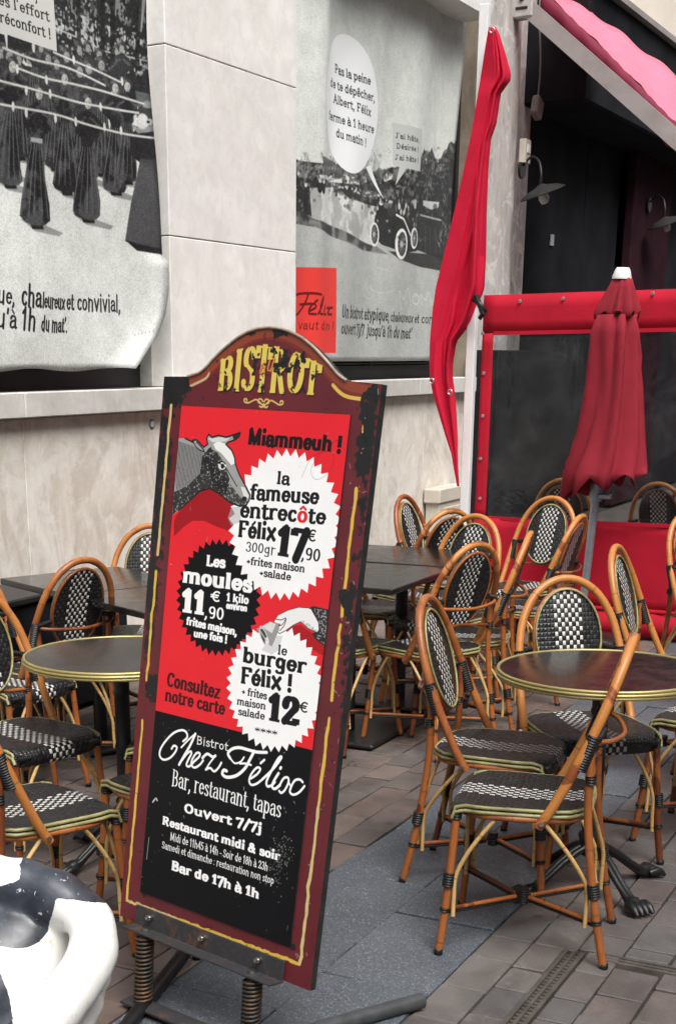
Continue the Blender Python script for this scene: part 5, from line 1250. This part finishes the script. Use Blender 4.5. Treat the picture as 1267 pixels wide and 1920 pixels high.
# ------------------------------------------------------------------ tables
def round_table(c, r_, rz, label):
    o = empty('round_table', (c[0], c[1], 0), rz); tag(o, label, 'table', 'round black bistro tables with brass edging')
    H = .720
    q = MB(); q.lathe([(0, H), (r_-.006, H), (r_-.004, H-.003), (r_-.004, H-.024), (0, H-.024)], 72, smooth=False); q.build('table_top', TABLETOP, o)
    for k in range(3):
        zz = H-.002-.0095*k; rr = r_ + (.001, .004, .001)[k]; q = MB(); q.tube([(rr*math.cos(2*math.pi*i/72), rr*math.sin(2*math.pi*i/72), zz) for i in range(72)], .0053, 7, closed=True); q.build('brass_rim', BRASS, o)
    q = MB(); q.lathe([(.0, .696), (.13, .694), (.13, .688), (.035, .675), (.026, .66), (.026, .60), (.030, .592), (.026, .584), (.0255, .42), (.031, .405), (.026, .39), (.026, .23), (.034, .215), (.030, .20), (.042, .185), (.036, .165), (.040, .13), (.025, .115), (0, .115)], 20); q.build('pedestal', BLACKIRON, o)
    for k in range(4):
        a = math.pi/4 + k*math.pi/2; d = Vector((math.cos(a), math.sin(a), 0)); n = Vector((-d.y, d.x, 0)); q = MB()
        cen = [(.022, .150), (.06, .135), (.11, .105), (.16, .068), (.20, .042), (.23, .032)]
        for off in (-.011, .011): q.tube([d*a_+n*off*(1-a_*1.5)+Vector((0, 0, z)) for a_, z in cen], [.012, .012, .011, .010, .010, .011], 7)
        q.tube([d*a_+Vector((0, 0, z-.012)) for a_, z in cen], [.010, .010, .009, .009, .012, .012], 6)
        q.build('foot', BLACKIRON, o)
        q = MB()
        for tt in (-.024, -.008, .008, .024):
            b_ = d*.228+n*tt+Vector((0, 0, .026)); q.tube([b_, b_+d*.022+n*tt*.15+Vector((0, 0, .006)), b_+d*.044+n*tt*.2+Vector((0, 0, -.002)), b_+d*.060+n*tt*.2+Vector((0, 0, -.014))], [.011, .0135, .0125, .006], 7)
        q.tube([d*.195+Vector((0, 0, .035)), d*.225+Vector((0, 0, .030)), d*.245+Vector((0, 0, .022))], [.014, .024, .020], 8); q.build('claw', BLACKIRON, o)
    return o
round_table((4.26, 1.125), .318, rad(8), 'round black table with brass-yellow rim on the right, on clawed cast iron feet')
lc = on_z(226, 1226, .72); round_table((float(lc[0]), float(lc[1])), .315, rad(25), 'round black table with brass-yellow rim on the left, partly behind the maroon sign')
def square_table(c, w, d, rz, label):
    o = empty('square_table', (c[0], c[1], 0), rz); tag(o, label, 'table', 'square black cafe tables')
    q = MB(); q.bbox((0, 0, .727), (w, d, .026), .004); q.build('table_top', TABLETOP, o)
    q = MB(); q.box((0, 0, .709), (w*.6, .05, .008)); q.box((0, 0, .7085), (.05, d*.6, .008)); q.build('top_bracket', BLACKIRON, o)
    q = MB(); q.tube([(0, 0, .705), (0, 0, .03)], .030, 14); q.build('pedestal', BLACKIRON, o)
    q = MB(); q.bbox((0, 0, .018), (w*.62, d*.62, .022), .008); q.build('base_plate', BLACKIRON, o)
    return o
Lh = Vector((-.41, -.91, 0)).normalized(); Pn = Vector((.91, -.41, 0)).normalized(); FL_ = Vector((4.90, 3.98, 0)); az_ = math.atan2(Lh.y, Lh.x)
for i, (lb) in enumerate(('black rectangular table against the wall at the left edge of the photo', 'black rectangular table between the wall chair and the maroon sign')):
    c = FL_ + Lh*(.31+.625*i) + Pn*.30; square_table((c.x, c.y), .618, .60, az_, lb)
square_table((5.70, 2.655), .70, .70, 0, 'nearer of the two black square tables right of the maroon sign')
square_table((6.39, 2.70), .60, .76, 0, 'farther of the two black square tables, towards the cream meter box')
# ------------------------------------------------------------------ red terrace screen with clear window
SX = 8.66
def YZ(x, y): p = on_x(x, y, SX); return float(p[1]), float(p[2])
scr = empty('terrace_screen', (SX, 2.5, 0)); tag(scr, 'red canvas terrace screen with a large clear plastic window', 'screen')
SI = Matrix.Translation((-SX, -2.5, 0))
def spart(nm, q, mat, par=None, **kw):
    o = q.build(nm, mat, par or scr, **kw)
    if par is None: o.matrix_parent_inverse = SI
    return o
YL = 3.175; YW = YZ(925, 625)[0]; YR = .15; ZT = 2.005; ZW1 = YZ(925, 625)[1]; ZW0 = YZ(890, 970)[1]
def sheet(y0, y1, z0, z1, ny, nz, mat, nm, amp, x=SX, par=None, sd=0):
    P = [];U = []
    for i in range(nz+1):
        z = z0+(z1-z0)*i/nz; P.append([(x + amp*math.sin(3.1*(y0+(y1-y0)*j/ny)+z*1.7+sd)*math.sin(2.2*z+1+sd) + amp*.4*math.sin(9*(y0+(y1-y0)*j/ny)), y0+(y1-y0)*j/ny, z) for j in range(ny+1)])
    q = MB(); q.grid(P, None, True); o = spart(nm, q, mat, par); s_ = o.modifiers.new('thickness', 'SOLIDIFY'); s_.thickness = .0015; return o
sheet(YR, YL, ZW1, ZT, 40, 3, REDSCREEN, 'top_band', .004)
sheet(YW, YL, ZW0, ZW1, 3, 20, REDSCREEN, 'side_band', .004)
sheet(YR, YL, .17, ZW0, 50, 8, REDSCREEN, 'lower_band', .022)
sheet(YR, YW, ZW0-.01, ZW1+.01, 50, 24, CLEAR, 'clear_window', .012, SX+.004)
for k, zz in enumerate((ZW1, ZW0)):
    q = MB(); q.box((SX-.003, (YR+YW)/2, zz), (.004, YW-YR, .022)); spart('hem', q, REDSCREEN)
q = MB(); q.tube([(SX+.01*math.sin(i), YL-(YL-YR)*i/24, .085+.006*math.sin(i*1.7)) for i in range(25)], [.075+.006*math.sin(i*2.3) for i in range(25)], 18); spart('rolled_skirt', q, REDSCREEN)
q = MB(); q.tube([(SX+.03, YL, 1.975), (SX+.03, YR, 1.975)], .012, 10); spart('top_rail', q, WHITEMETAL)
q = MB(); q.tube([(SX-.006, YL-.05, .172), (SX-.006, YR, .172)], .014, 8); spart('hem', q, REDSCREEN)
DULLSTEEL = simple('dull_steel', (.30, .28, .28), .5, .6, .3, 30)
def eyelet(y, z):
    q = MB(); q.tube([(SX-.008, y+.008*math.cos(a), z+.008*math.sin(a)) for a in np.linspace(0, 2*math.pi, 12, endpoint=False)], .0032, 6, closed=True); q.box((SX-.008, y, z), (.006, .016, .014)); spart('eyelet', q, DULLSTEEL)
for p in ((975, 561), (1056, 556), (1224, 546)): y, z = YZ(*p); eyelet(y, z-.012)
for p in ((903, 700), (903-2, 625), (901, 780), (897, 860), (896, 935)): y, z = YZ(p[0]+4, p[1]); eyelet(y, z)
# white post and its bracket
post = empty('awning_post', (SX-.02, 3.235, 0)); tag(post, 'tall white metal post at the left edge of the red screen', 'post')
q = MB(); q.bbox((0, 0, 1.78), (.05, .055, 3.555), .004); q.build('pole', WHITEMETAL, post)
q = MB(); q.bbox((-.028, 0, 2.78), (.012, .018, .20), .003); q.build('latch', STEEL, post)
q = MB(); q.bbox((-.03, -.005, 3.05), (.02, .02, .05), .003); q.build('latch', BLACKIRON, post)
q = MB(); q.bbox((0, 0, .012), (.12, .12, .02), .003); q.build('base_plate', WHITEMETAL, post)
# gathered red curtain tied to the post
CX = SX-.12
rows = [(50, 917, 927), (62, 914, 934), (100, 908, 946), (140, 902, 957), (152, 900, 955), (175, 896, 938), (200, 892, 934), (230, 887, 930), (262, 881, 919), (320, 869, 914), (400, 851, 911), (470, 834, 910), (540, 817, 907), (575, 812, 894), (605, 809, 882), (640, 806, 855), (680, 805, 848), (710, 806, 848), (740, 812, 852), (780, 824, 855), (820, 836, 857), (850, 846, 857), (880, 851, 858), (912, 857, 860)]
P = []; ry = [r_[0] for r_ in rows]; n = 110
for i in range(n+1):
    y = 50+(912-50)*i/n; l = np.interp(y, ry, [r_[1] for r_ in rows]); r_ = np.interp(y, ry, [r_[2] for r_ in rows]); row = []
    wv = float(r_-l)
    for j in range(61):
        t = j/60; p = on_x(l+(r_-l)*t, y, CX); amp = .0008*wv
        ph = 4.2*t + 1.3*math.sin(y*.008); c1_ = .34+.10*math.sin(y*.006)-.0002*(y-400); c2_ = .74+.05*math.sin(y*.011+1); d = 2.2*amp*(-abs(t-c1_)**.8*.9 + .9*math.exp(-((t-c2_)/.06)**2)*(.3+.7*min(1, y/500)) + .35*math.exp(-((t-.55-.08*math.sin(y*.02))/.05)**2)*math.sin(y*.012)**2 - .55*max(0, t-.88)/.12)
        edge_in = .05*(1-math.cos(2*math.pi*min(t, 1-t)*2)) if False else 0
        k = (CX-d)/CX; q3 = CP + (p-CP)*k; row.append(tuple(q3))
    P.append(row)
cur = empty('curtain', tuple(on_x(922, 50, CX))); tag(cur, 'long gathered red curtain hanging from the top of the white post', 'curtain')
CI = Matrix.Translation(-Vector(on_x(922, 50, CX)))
q = MB(); q.grid(P, None, True); o = q.build('cloth', REDCLOTH, cur); o.matrix_parent_inverse = CI; s_ = o.modifiers.new('thickness', 'SOLIDIFY'); s_.thickness = .003
# back fold, darker because it hangs behind
P = []
for i in range(40):
    y = 480+(880-480)*i/39; l = np.interp(y, ry, [r_[1] for r_ in rows]); r_ = np.interp(y, ry, [r_[2] for r_ in rows])
    P.append([tuple(on_x(l+(r_-l)*(.45+.6*t)-3*(1-t), y, CX+.05+.02*math.sin(t*9))) for t in np.linspace(0, .88, 12)])
q = MB(); q.grid(P, None, True); o = q.build('back_fold', REDCLOTH, cur); o.matrix_parent_inverse = CI
for (x, y) in ((809, 714), (843, 735), (922, 56)):
    p = Vector(on_x(x, y, CX-.045)); q = MB(); q.tube([p+Vector((0, .014*math.cos(a), .014*math.sin(a))) for a in np.linspace(0, 2*math.pi, 12, endpoint=False)], .004, 6, closed=True); o = q.build('eyelet', STEEL, cur); o.matrix_parent_inverse = CI
q = MB(); p = Vector(on_x(903, 570, CX)); q.tube([p+Vector((-.02, .05, .03)), p+Vector((-.03, 0, 0)), p+Vector((-.02, -.03, -.04)), p+Vector((0, .01, -.08))], .014, 7); q.tube([p+Vector((-.03, .03, .05)), p+Vector((-.02, -.02, -.06))], .016, 7); o = q.build('tie_cord', BLACKIRON, cur); o.matrix_parent_inverse = CI

# ------------------------------------------------------------------ closed parasol
UX = 8.30
par = empty('parasol', tuple(on_x(1086, 1172, UX)*np.array([1, 1, 0]))); tag(par, 'closed burgundy parasol leaning slightly to the right in front of the red screen', 'parasol')
PO = par.location.copy(); PI = Matrix.Translation(-PO)
def upart(nm, q, mat, **kw): o = q.build(nm, mat, par, **kw); o.matrix_parent_inverse = PI; return o
tipP = Vector(on_x(1167, 503, UX)); footP = Vector((PO.x, PO.y, .05)); axu = (tipP-footP).normalized()
def cross(x, y, rpx, n, fold, seed, ph=0., ell=.8):
    c = Vector(on_x(x, y, UX)); s_ = FPX/ (R.T @ (np.array(c)-CP))[2]; r0 = rpx/s_; row = []
    e1 = Vector((0, -1, 0)); e2 = Vector((1, 0, 0))
    for k in range(n):
        a = 2*math.pi*k/n; ss = ((a+ph*.5+.30*math.sin(2*a+seed)+.15*math.sin(5*a))*6/(2*math.pi)) % 1.; tri = abs(2*ss-1) if ss > .22 else 1-ss/.22*(1-abs(2*.22-1)); rr = r0*(1.04-fold*1.2*(1-tri)); row.append(c+e1*math.cos(a)*rr+e2*math.sin(a)*rr*ell)
    return row
NN = 96
body = [(590, 1154, 40, .26), (625, 1151, 49, .40), (670, 1150, 50, .38), (720, 1149, 52, .36), (780, 1145, 58, .34), (830, 1140, 65, .32), (870, 1135, 73, .30), (885, 1133, 76, .30)]
P = []
for i, (y, x, r_, f_) in enumerate(body): P.append(cross(x, y, r_, NN, f_, 1, i*.22, .75))
last = P[-1]; low = []
for k, p in enumerate(last):
    a = 2*math.pi*k/NN; tri_ = abs(2*(((a+2.2)*7/(2*math.pi)) % 1.)-1); d = .02 + .085*tri_ + .10*max(0, -math.cos(a))**2 - .03*max(0, math.cos(a)); low.append(p - Vector((0, 0, max(.004, d))) + (p-Vector(on_x(1133, 885, UX)))*.03)
P.append(low)
q = MB(); q.grid(P, None, True, closed_u=True); o = upart('canopy', q, PARASOL); s_ = o.modifiers.new('thickness', 'SOLIDIFY'); s_.thickness = .003
capr = [(512, 1167, 13, .12), (540, 1163, 24, .2), (570, 1158, 37, .26), (584, 1156, 43, .30)]
P = [cross(x, y, r_, NN, f_, 2, 1., .8) for y, x, r_, f_ in capr]
P.append([p - Vector((0, 0, .020*(1+math.cos(8*2*math.pi*k/NN+1.)))) for k, p in enumerate(P[-1])])
q = MB(); q.grid(P, None, True, closed_u=True); o = upart('wind_cap', q, PARASOL); s_ = o.modifiers.new('thickness', 'SOLIDIFY'); s_.thickness = .003
q = MB(); q.tube([tipP-axu*.055, tipP-axu*.045, tipP-axu*.01, tipP+axu*.004], [.052, .053, .042, .034], 20); upart('cap', q, WHITEMETAL)
q = MB(); q.tube([footP, tipP-axu*.06], .0235, 16); upart('pole', q, GALV)
q = MB(); b_ = footP+axu*.80; q.tube([b_, b_+axu*.10], .038, 12); q.bbox(b_+axu*.03+Vector((-.02, -.06, 0)), (.05, .07, .03), .006); q.tube([b_+axu*.07+Vector((-.03, -.02, 0)), b_+axu*.16+Vector((-.03, -.005, 0)), b_+axu*.30+Vector((-.03, -.015, 0))], .006, 6); upart('crank', q, GALV)
q = MB(); q.lathe([(.0, 0), (.26, 0), (.27, .02), (.25, .05), (.06, .07), (.05, .28), (.03, .285)], 28, (PO.x, PO.y, .004)); upart('base', q, BLACKIRON)

# ------------------------------------------------------------------ meter box by the wall
bx = on_y(824, 917, WY-.15); bx2 = on_y(872, 912, WY-.15); bw = float(bx2[0]-bx[0]); bh = float(bx[2])
box = empty('meter_box', (float((bx[0]+bx2[0])/2), WY-.078, 0)); tag(box, 'cream plastic meter box standing on the ground against the wall', 'meter box')
q = MB(); q.bbox((0, 0, (bh-.12)/2), (bw*.88, .12, bh-.12), .006); q.build('body', BOXCREAM, box)
q = MB(); q.bbox((0, -.004, bh-.06), (bw, .145, .12), .012); q.build('lid', BOXCREAM, box)
q = MB(); q.bbox((bw*.05, -.064, (bh-.12)/2+.02), (bw*.66, .010, bh-.24), .003); d_ = q.build('door', BOXCREAM, box)
for k in range(3): q = MB(); q.bbox((bw*.12, -.072, bh-.215-.022*k), (bw*.34, .010, .010), .002); q.build('vent_slat', BOXCREAM, d_)

# ------------------------------------------------------------------ wall lamp, switch box, hanging socket
def lamp(pos, label):
    o = empty('wall_lamp', pos); tag(o, label, 'wall lamp')
    q = MB(); q.tube([(0, 0, 0), (0, -.025, 0)], .075, 16); q.build('wall_plate', BLACKIRON, o)
    q = MB(); q.tube(smooth_path([(0, -.02, .03), (-.02, -.10, .09), (-.06, -.18, .05), (-.10, -.22, -.05), (-.10, -.22, -.14)], 5), .011, 8); q.build('arm', BLACKIRON, o)
    q = MB(); q.lathe([(.02, .0), (.05, -.016), (.13, -.036), (.195, -.070), (.198, -.078), (.192, -.075), (.12, -.046), (.04, -.026), (0.02, -.016)], 32, cap=False); s = q.build('lamp_shade', simple('enamelled_shade', (.028, .028, .028), .8, .0, .2, 10, spec=.1), o); s.location = (-.10, -.22, -.14); s.rotation_euler = (rad(-14), rad(-14), 0)
    q = MB(); q.lathe([(.0, -.165), (.030, -.158), (.046, -.12), (.036, -.075), (.030, -.03), (0, -.03)], 18); b = q.build('bulb', simple('frosted_glass', (.45, .45, .43), .3), o); b.location = (-.10, -.22, -.14); b.rotation_euler = (rad(-14), rad(-14), 0)
    return o
pl = on_y(974, 318, WY); lamp((float(pl[0]), WY-.005, float(pl[2])), 'black swan-neck wall lamp with a wide shade on the grimy pier')
pr_ = on_y(1212, 385, WY+.06); lamp((float(pr_[0]), WY+.05, float(pr_[2])), 'dark wall lamp on the maroon shopfront column at the right')
p = on_y(977, 285, WY); o = empty('switch_box', (float(p[0]), WY-.03, float(p[2]))); tag(o, 'small cream switch box above the wall lamp', 'switch box')
q = MB(); q.bbox((0, 0, 0), (.14, .06, .19), .006); q.build('case', BOXCREAM, o); q = MB(); q.bbox((.0, -.034, .02), (.07, .012, .07), .003); q.build('cover', WHITEMETAL, o)
p = on_y(998, 203, WY+.06); o = empty('hanging_socket', (float(p[0]), WY+.02, float(p[2]))); tag(o, 'grey socket box hanging on a thin cable from the awning bracket', 'socket box')
q = MB(); q.bbox((0, 0, 0), (.15, .07, .16), .012, Matrix.Rotation(.35, 3, 'Y')); q.build('case', simple('grey_plastic_case', (.22, .20, .19), .5), o)
q = MB(); q.tube(smooth_path([(0, 0, .06), (.03, .0, .35), (-.02, .02, .8), (.05, .02, 1.15), (.18, .0, 1.35)], 5), .008, 6); q.build('cable', simple('grey_cable', (.16, .14, .13), .5), o)

# ------------------------------------------------------------------ awning over the shopfront
AX = 12.55
a0 = Vector(on_x(985, 12, AX)); a1 = Vector(on_x(1267, 262, AX)); ad = (a1-a0).normalized(); a2 = a0 + (a1-a0)*1.9
awn = empty('awning', tuple(a0)); tag(awn, 'steep pink-red canvas awning with a grey side arm over the dark shopfront', 'awning'); AI = Matrix.Translation(-a0)
def apart(nm, q, mat): o = q.build(nm, mat, awn); o.matrix_parent_inverse = AI; return o
nrm = Vector((0, -ad.z, ad.y)); nrm = nrm if nrm.z > 0 else -nrm
q = MB(); hw = .062; q.add([a0+Vector((0, 0, 0))+nrm*hw, a2+nrm*hw, a2-nrm*hw, a0-nrm*hw, a0+nrm*hw+Vector((.05, 0, 0)), a2+nrm*hw+Vector((.05, 0, 0)), a2-nrm*hw+Vector((.05, 0, 0)), a0-nrm*hw+Vector((.05, 0, 0))], [(0, 3, 2, 1), (4, 5, 6, 7), (0, 1, 5, 4), (3, 7, 6, 2), (0, 4, 7, 3), (1, 2, 6, 5)]); apart('side_arm', q, GREYBAR)
q = MB(); q.bbox(a0+Vector((.05, .04, .03)), (.13, .20, .22), .012); apart('bracket', q, simple('painted_bracket', (.42, .39, .38), .5, .1, .15, 12))
q = MB(); q.tube([a0+Vector((-.018, .03, .06)), a0+Vector((-.028, .03, .06))], .022, 12); q.bbox(a0+Vector((-.018, .03, -.01)), (.012, .10, .02), .004); apart('bolt', q, BLACKIRON)
def fab(pxs, X, n=40, wob=0.):
    xs_ = [p[0] for p in pxs]; ys_ = [p[1] for p in pxs]; out_ = []
    for i in range(n+1):
        x = xs_[0]+(xs_[-1]-xs_[0])*i/n; y = np.interp(x, xs_, ys_)+wob*math.sin(i*1.9); out_.append(Vector(on_x(x, y, X)))
    return out_
lowE = fab([(1015, -22), (1080, 42), (1150, 110), (1267, 232), (1400, 372)], AX+.10, 60, 1.2)
hiE = fab([(1052, -15), (1118, 28), (1180, 74), (1267, 141), (1420, 268)], AX+1.0, 60)
P = [[lowE[i].lerp(hiE[i], t)+Vector((0, 0, -.05*math.sin(math.pi*t)+.015*math.sin(i*.5+t*5))) for i in range(61)] for t in np.linspace(0, 1, 10)]
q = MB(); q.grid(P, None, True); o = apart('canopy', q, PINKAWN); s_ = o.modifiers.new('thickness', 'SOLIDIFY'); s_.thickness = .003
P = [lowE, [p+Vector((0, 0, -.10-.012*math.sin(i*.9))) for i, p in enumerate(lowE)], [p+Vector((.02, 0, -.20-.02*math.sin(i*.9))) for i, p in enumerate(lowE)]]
q = MB(); q.grid(P, None, True); o = apart('valance', q, mat_cloth('shaded_red_valance', (.16, .008, .03), .1, 0, .6)); s_ = o.modifiers.new('thickness', 'SOLIDIFY'); s_.thickness = .003  # shade on the hanging drop is put into its darker red

# ------------------------------------------------------------------ painted cow sculpture
cowD = 2.95
def CW(x, y, d=0.): return Vector(at_dist(x, y, cowD+d))
mb = bpy.data.metaballs.new('cow_form'); mb.resolution = .0075; mb.render_resolution = .012; mb.threshold = .6
sc_px = cowD/FPX
def ball(x, y, r_px, d=0.):
    e = mb.elements.new(); e.co = CW(x, y, d); e.radius = r_px*sc_px*1.25; e.stiffness = 2.0
for a in ((-60, 1800, 190, .12), (-40, 1950, 210, .10), (60, 1760, 110, .10), (20, 1850, 130, .08), (50, 1980, 150, .08), (-150, 1700, 120, .1), (-90, 1690, 110, .10),
          (140, 1700, 60, .02), (100, 1672, 62, .03), (45, 1652, 62, .05), (-20, 1640, 60, .05), (172, 1726, 58, .0), (120, 1690, 60, .06),
          (178, 1765, 58, -.03), (172, 1800, 60, -.05), (150, 1835, 60, -.07), (125, 1870, 62, -.09), (95, 1910, 64, -.11), (60, 1950, 68, -.13), (20, 2000, 75, -.14), (-30, 2060, 90, -.14),
          (178, 1830, 44, .06), (160, 1880, 50, .05), (130, 1930, 60, .03), (90, 1990, 70, .02)):
    ball(*a)
mo = bpy.data.objects.new('cow_form', mb); COL.objects.link(mo); bpy.context.view_layer.update()
dg = bpy.context.evaluated_depsgraph_get(); me = bpy.data.meshes.new_from_object(mo.evaluated_get(dg)); me.name = 'cow_body'
bpy.data.objects.remove(mo); bpy.data.metaballs.remove(mb)
me.polygons.foreach_set('use_smooth', [True]*len(me.polygons))
def inpoly(x, y, P_):
    c = False; n = len(P_)
    for i in range(n):
        (x1, y1), (x2, y2) = P_[i], P_[(i+1) % n]
        if (y1 > y) != (y2 > y) and x < x1+(y-y1)/(y2-y1)*(x2-x1): c = not c
    return c
spot1 = [(38, 1610), (60, 1600), (140, 1600), (250, 1640), (245, 1697), (160, 1690), (120, 1686), (104, 1680), (99, 1710), (90, 1745), (75, 1768), (45, 1780), (15, 1777), (-10, 1775), (-60, 1740), (-60, 1680), (0, 1664), (38, 1648)]
spot2 = [(-60, 1800), (0, 1820), (14, 1855), (24, 1900), (22, 2000), (-60, 2100)]
JIT = [(0, 0)] + [(5*math.cos(a), 5*math.sin(a)) for a in np.linspace(0, 6.283, 8, endpoint=False)] + [(10*math.cos(a), 10*math.sin(a)) for a in np.linspace(.3, 6.583, 10, endpoint=False)]
ca = me.color_attributes.new('spot', 'FLOAT_COLOR', 'POINT'); buf = np.zeros((len(me.vertices), 4), np.float32)
for i, v in enumerate(me.vertices):
    x, y, z = proj(v.co); w = 1.5*math.sin(y*.11)+1.5*math.cos(x*.09); k = sum(1. for dx, dy in JIT if (inpoly(x+w*.5+dx, y+w*.4+dy, spot1) or inpoly(x+w*.4+dx, y+dy, spot2)))/len(JIT); buf[i] = (k, k, k, 1)
ca.data.foreach_set('color', buf.ravel())
t = NT('painted_fibreglass'); at = t.new('ShaderNodeAttribute', attribute_name='spot'); c = t.coord()
n = t.noise(9, 5, .6, c); chip = t.ramp(t.noise(55, 4, .75, c, .6), [(.64, 0.), (.67, 1.)]); n4 = t.noise(14, 5, .7, c)
wh_ = t.ramp(n, [(.3, (.74, .74, .70)), (.6, (.80, .80, .77))]); wh_ = t.mix(t.math('MULTIPLY', t.ramp(t.noise(25, 5, .7, c), [(.56, 0.), (.70, .7)]), t.ramp(t.noise(4, 3, .6, c), [(.4, .2), (.6, 1.)])), wh_, (.42, .40, .34)); wh_ = t.mix(t.ramp(t.noise(90, 3, .6, c), [(.70, 0.), (.74, .8)]), wh_, (.10, .10, .10))
bk_ = t.ramp(n4, [(.35, (.018, .022, .03)), (.65, (.05, .058, .075))]); bk_ = t.mix(chip, bk_, (.62, .64, .66))
sp_ = t.math('GREATER_THAN', t.math('ADD', at.outputs['Fac'], t.math('MULTIPLY', t.math('SUBTRACT', t.noise(40, 4, .6, c), .5), .16)), .5)
t.set(t.mix(sp_, wh_, bk_), t.ramp(n4, [(.3, .25), (.7, .5)]), 0., .5); t.bump(t.noise(20, 4, .6, c), .15, .004)
me.materials.clear(); me.materials.append(t.m)
cowo = empty('cow_sculpture', tuple(CW(20, 1800)*1.0)); cowo.location.z = 0; tag(cowo, 'chipped white and black painted cow sculpture in the lower left corner', 'sculpture')
o = bpy.data.objects.new('body', me); link(o, cowo); o.matrix_parent_inverse = Matrix.Translation(-cowo.location)
q = MB(); q.bbox((0, 0, .03), (.50, .34, .06), .01); q.build('plinth', BLACKIRON, cowo)

# ------------------------------------------------------------------ the other side of the street (seen only in reflections, added to darken them and block low sky light)
ob_ = empty('opposite_building', (4, -9, 0)); tag(ob_, 'plain rendered building across the street behind the viewer, added to darken reflections', 'building')
q = MB(); q.box((0, -.2, 6.5), (50, .4, 13)); q.build('wall', simple('old_render', (.32, .29, .26), .85, 0, .12, 1), ob_)
for i in range(10):
    for j in range(3): q = MB(); q.bbox((-20+i*4.4, .03, 3.4+j*3.3), (1.3, .08, 2.0), .01); q.build('window', GLASS, ob_)

# dark chest standing under the wall table
ch = empty('storage_chest', (5.35, 4.22, 0)); tag(ch, 'dark storage chest on the ground under the black wall table', 'chest')
q = MB(); q.bbox((0, 0, .30), (1.30, .34, .56), .01); q.build('body', BLACKVOID, ch)
q = MB(); q.bbox((0, -.005, .60), (1.34, .37, .035), .008); q.build('lid', BLACKIRON, ch)
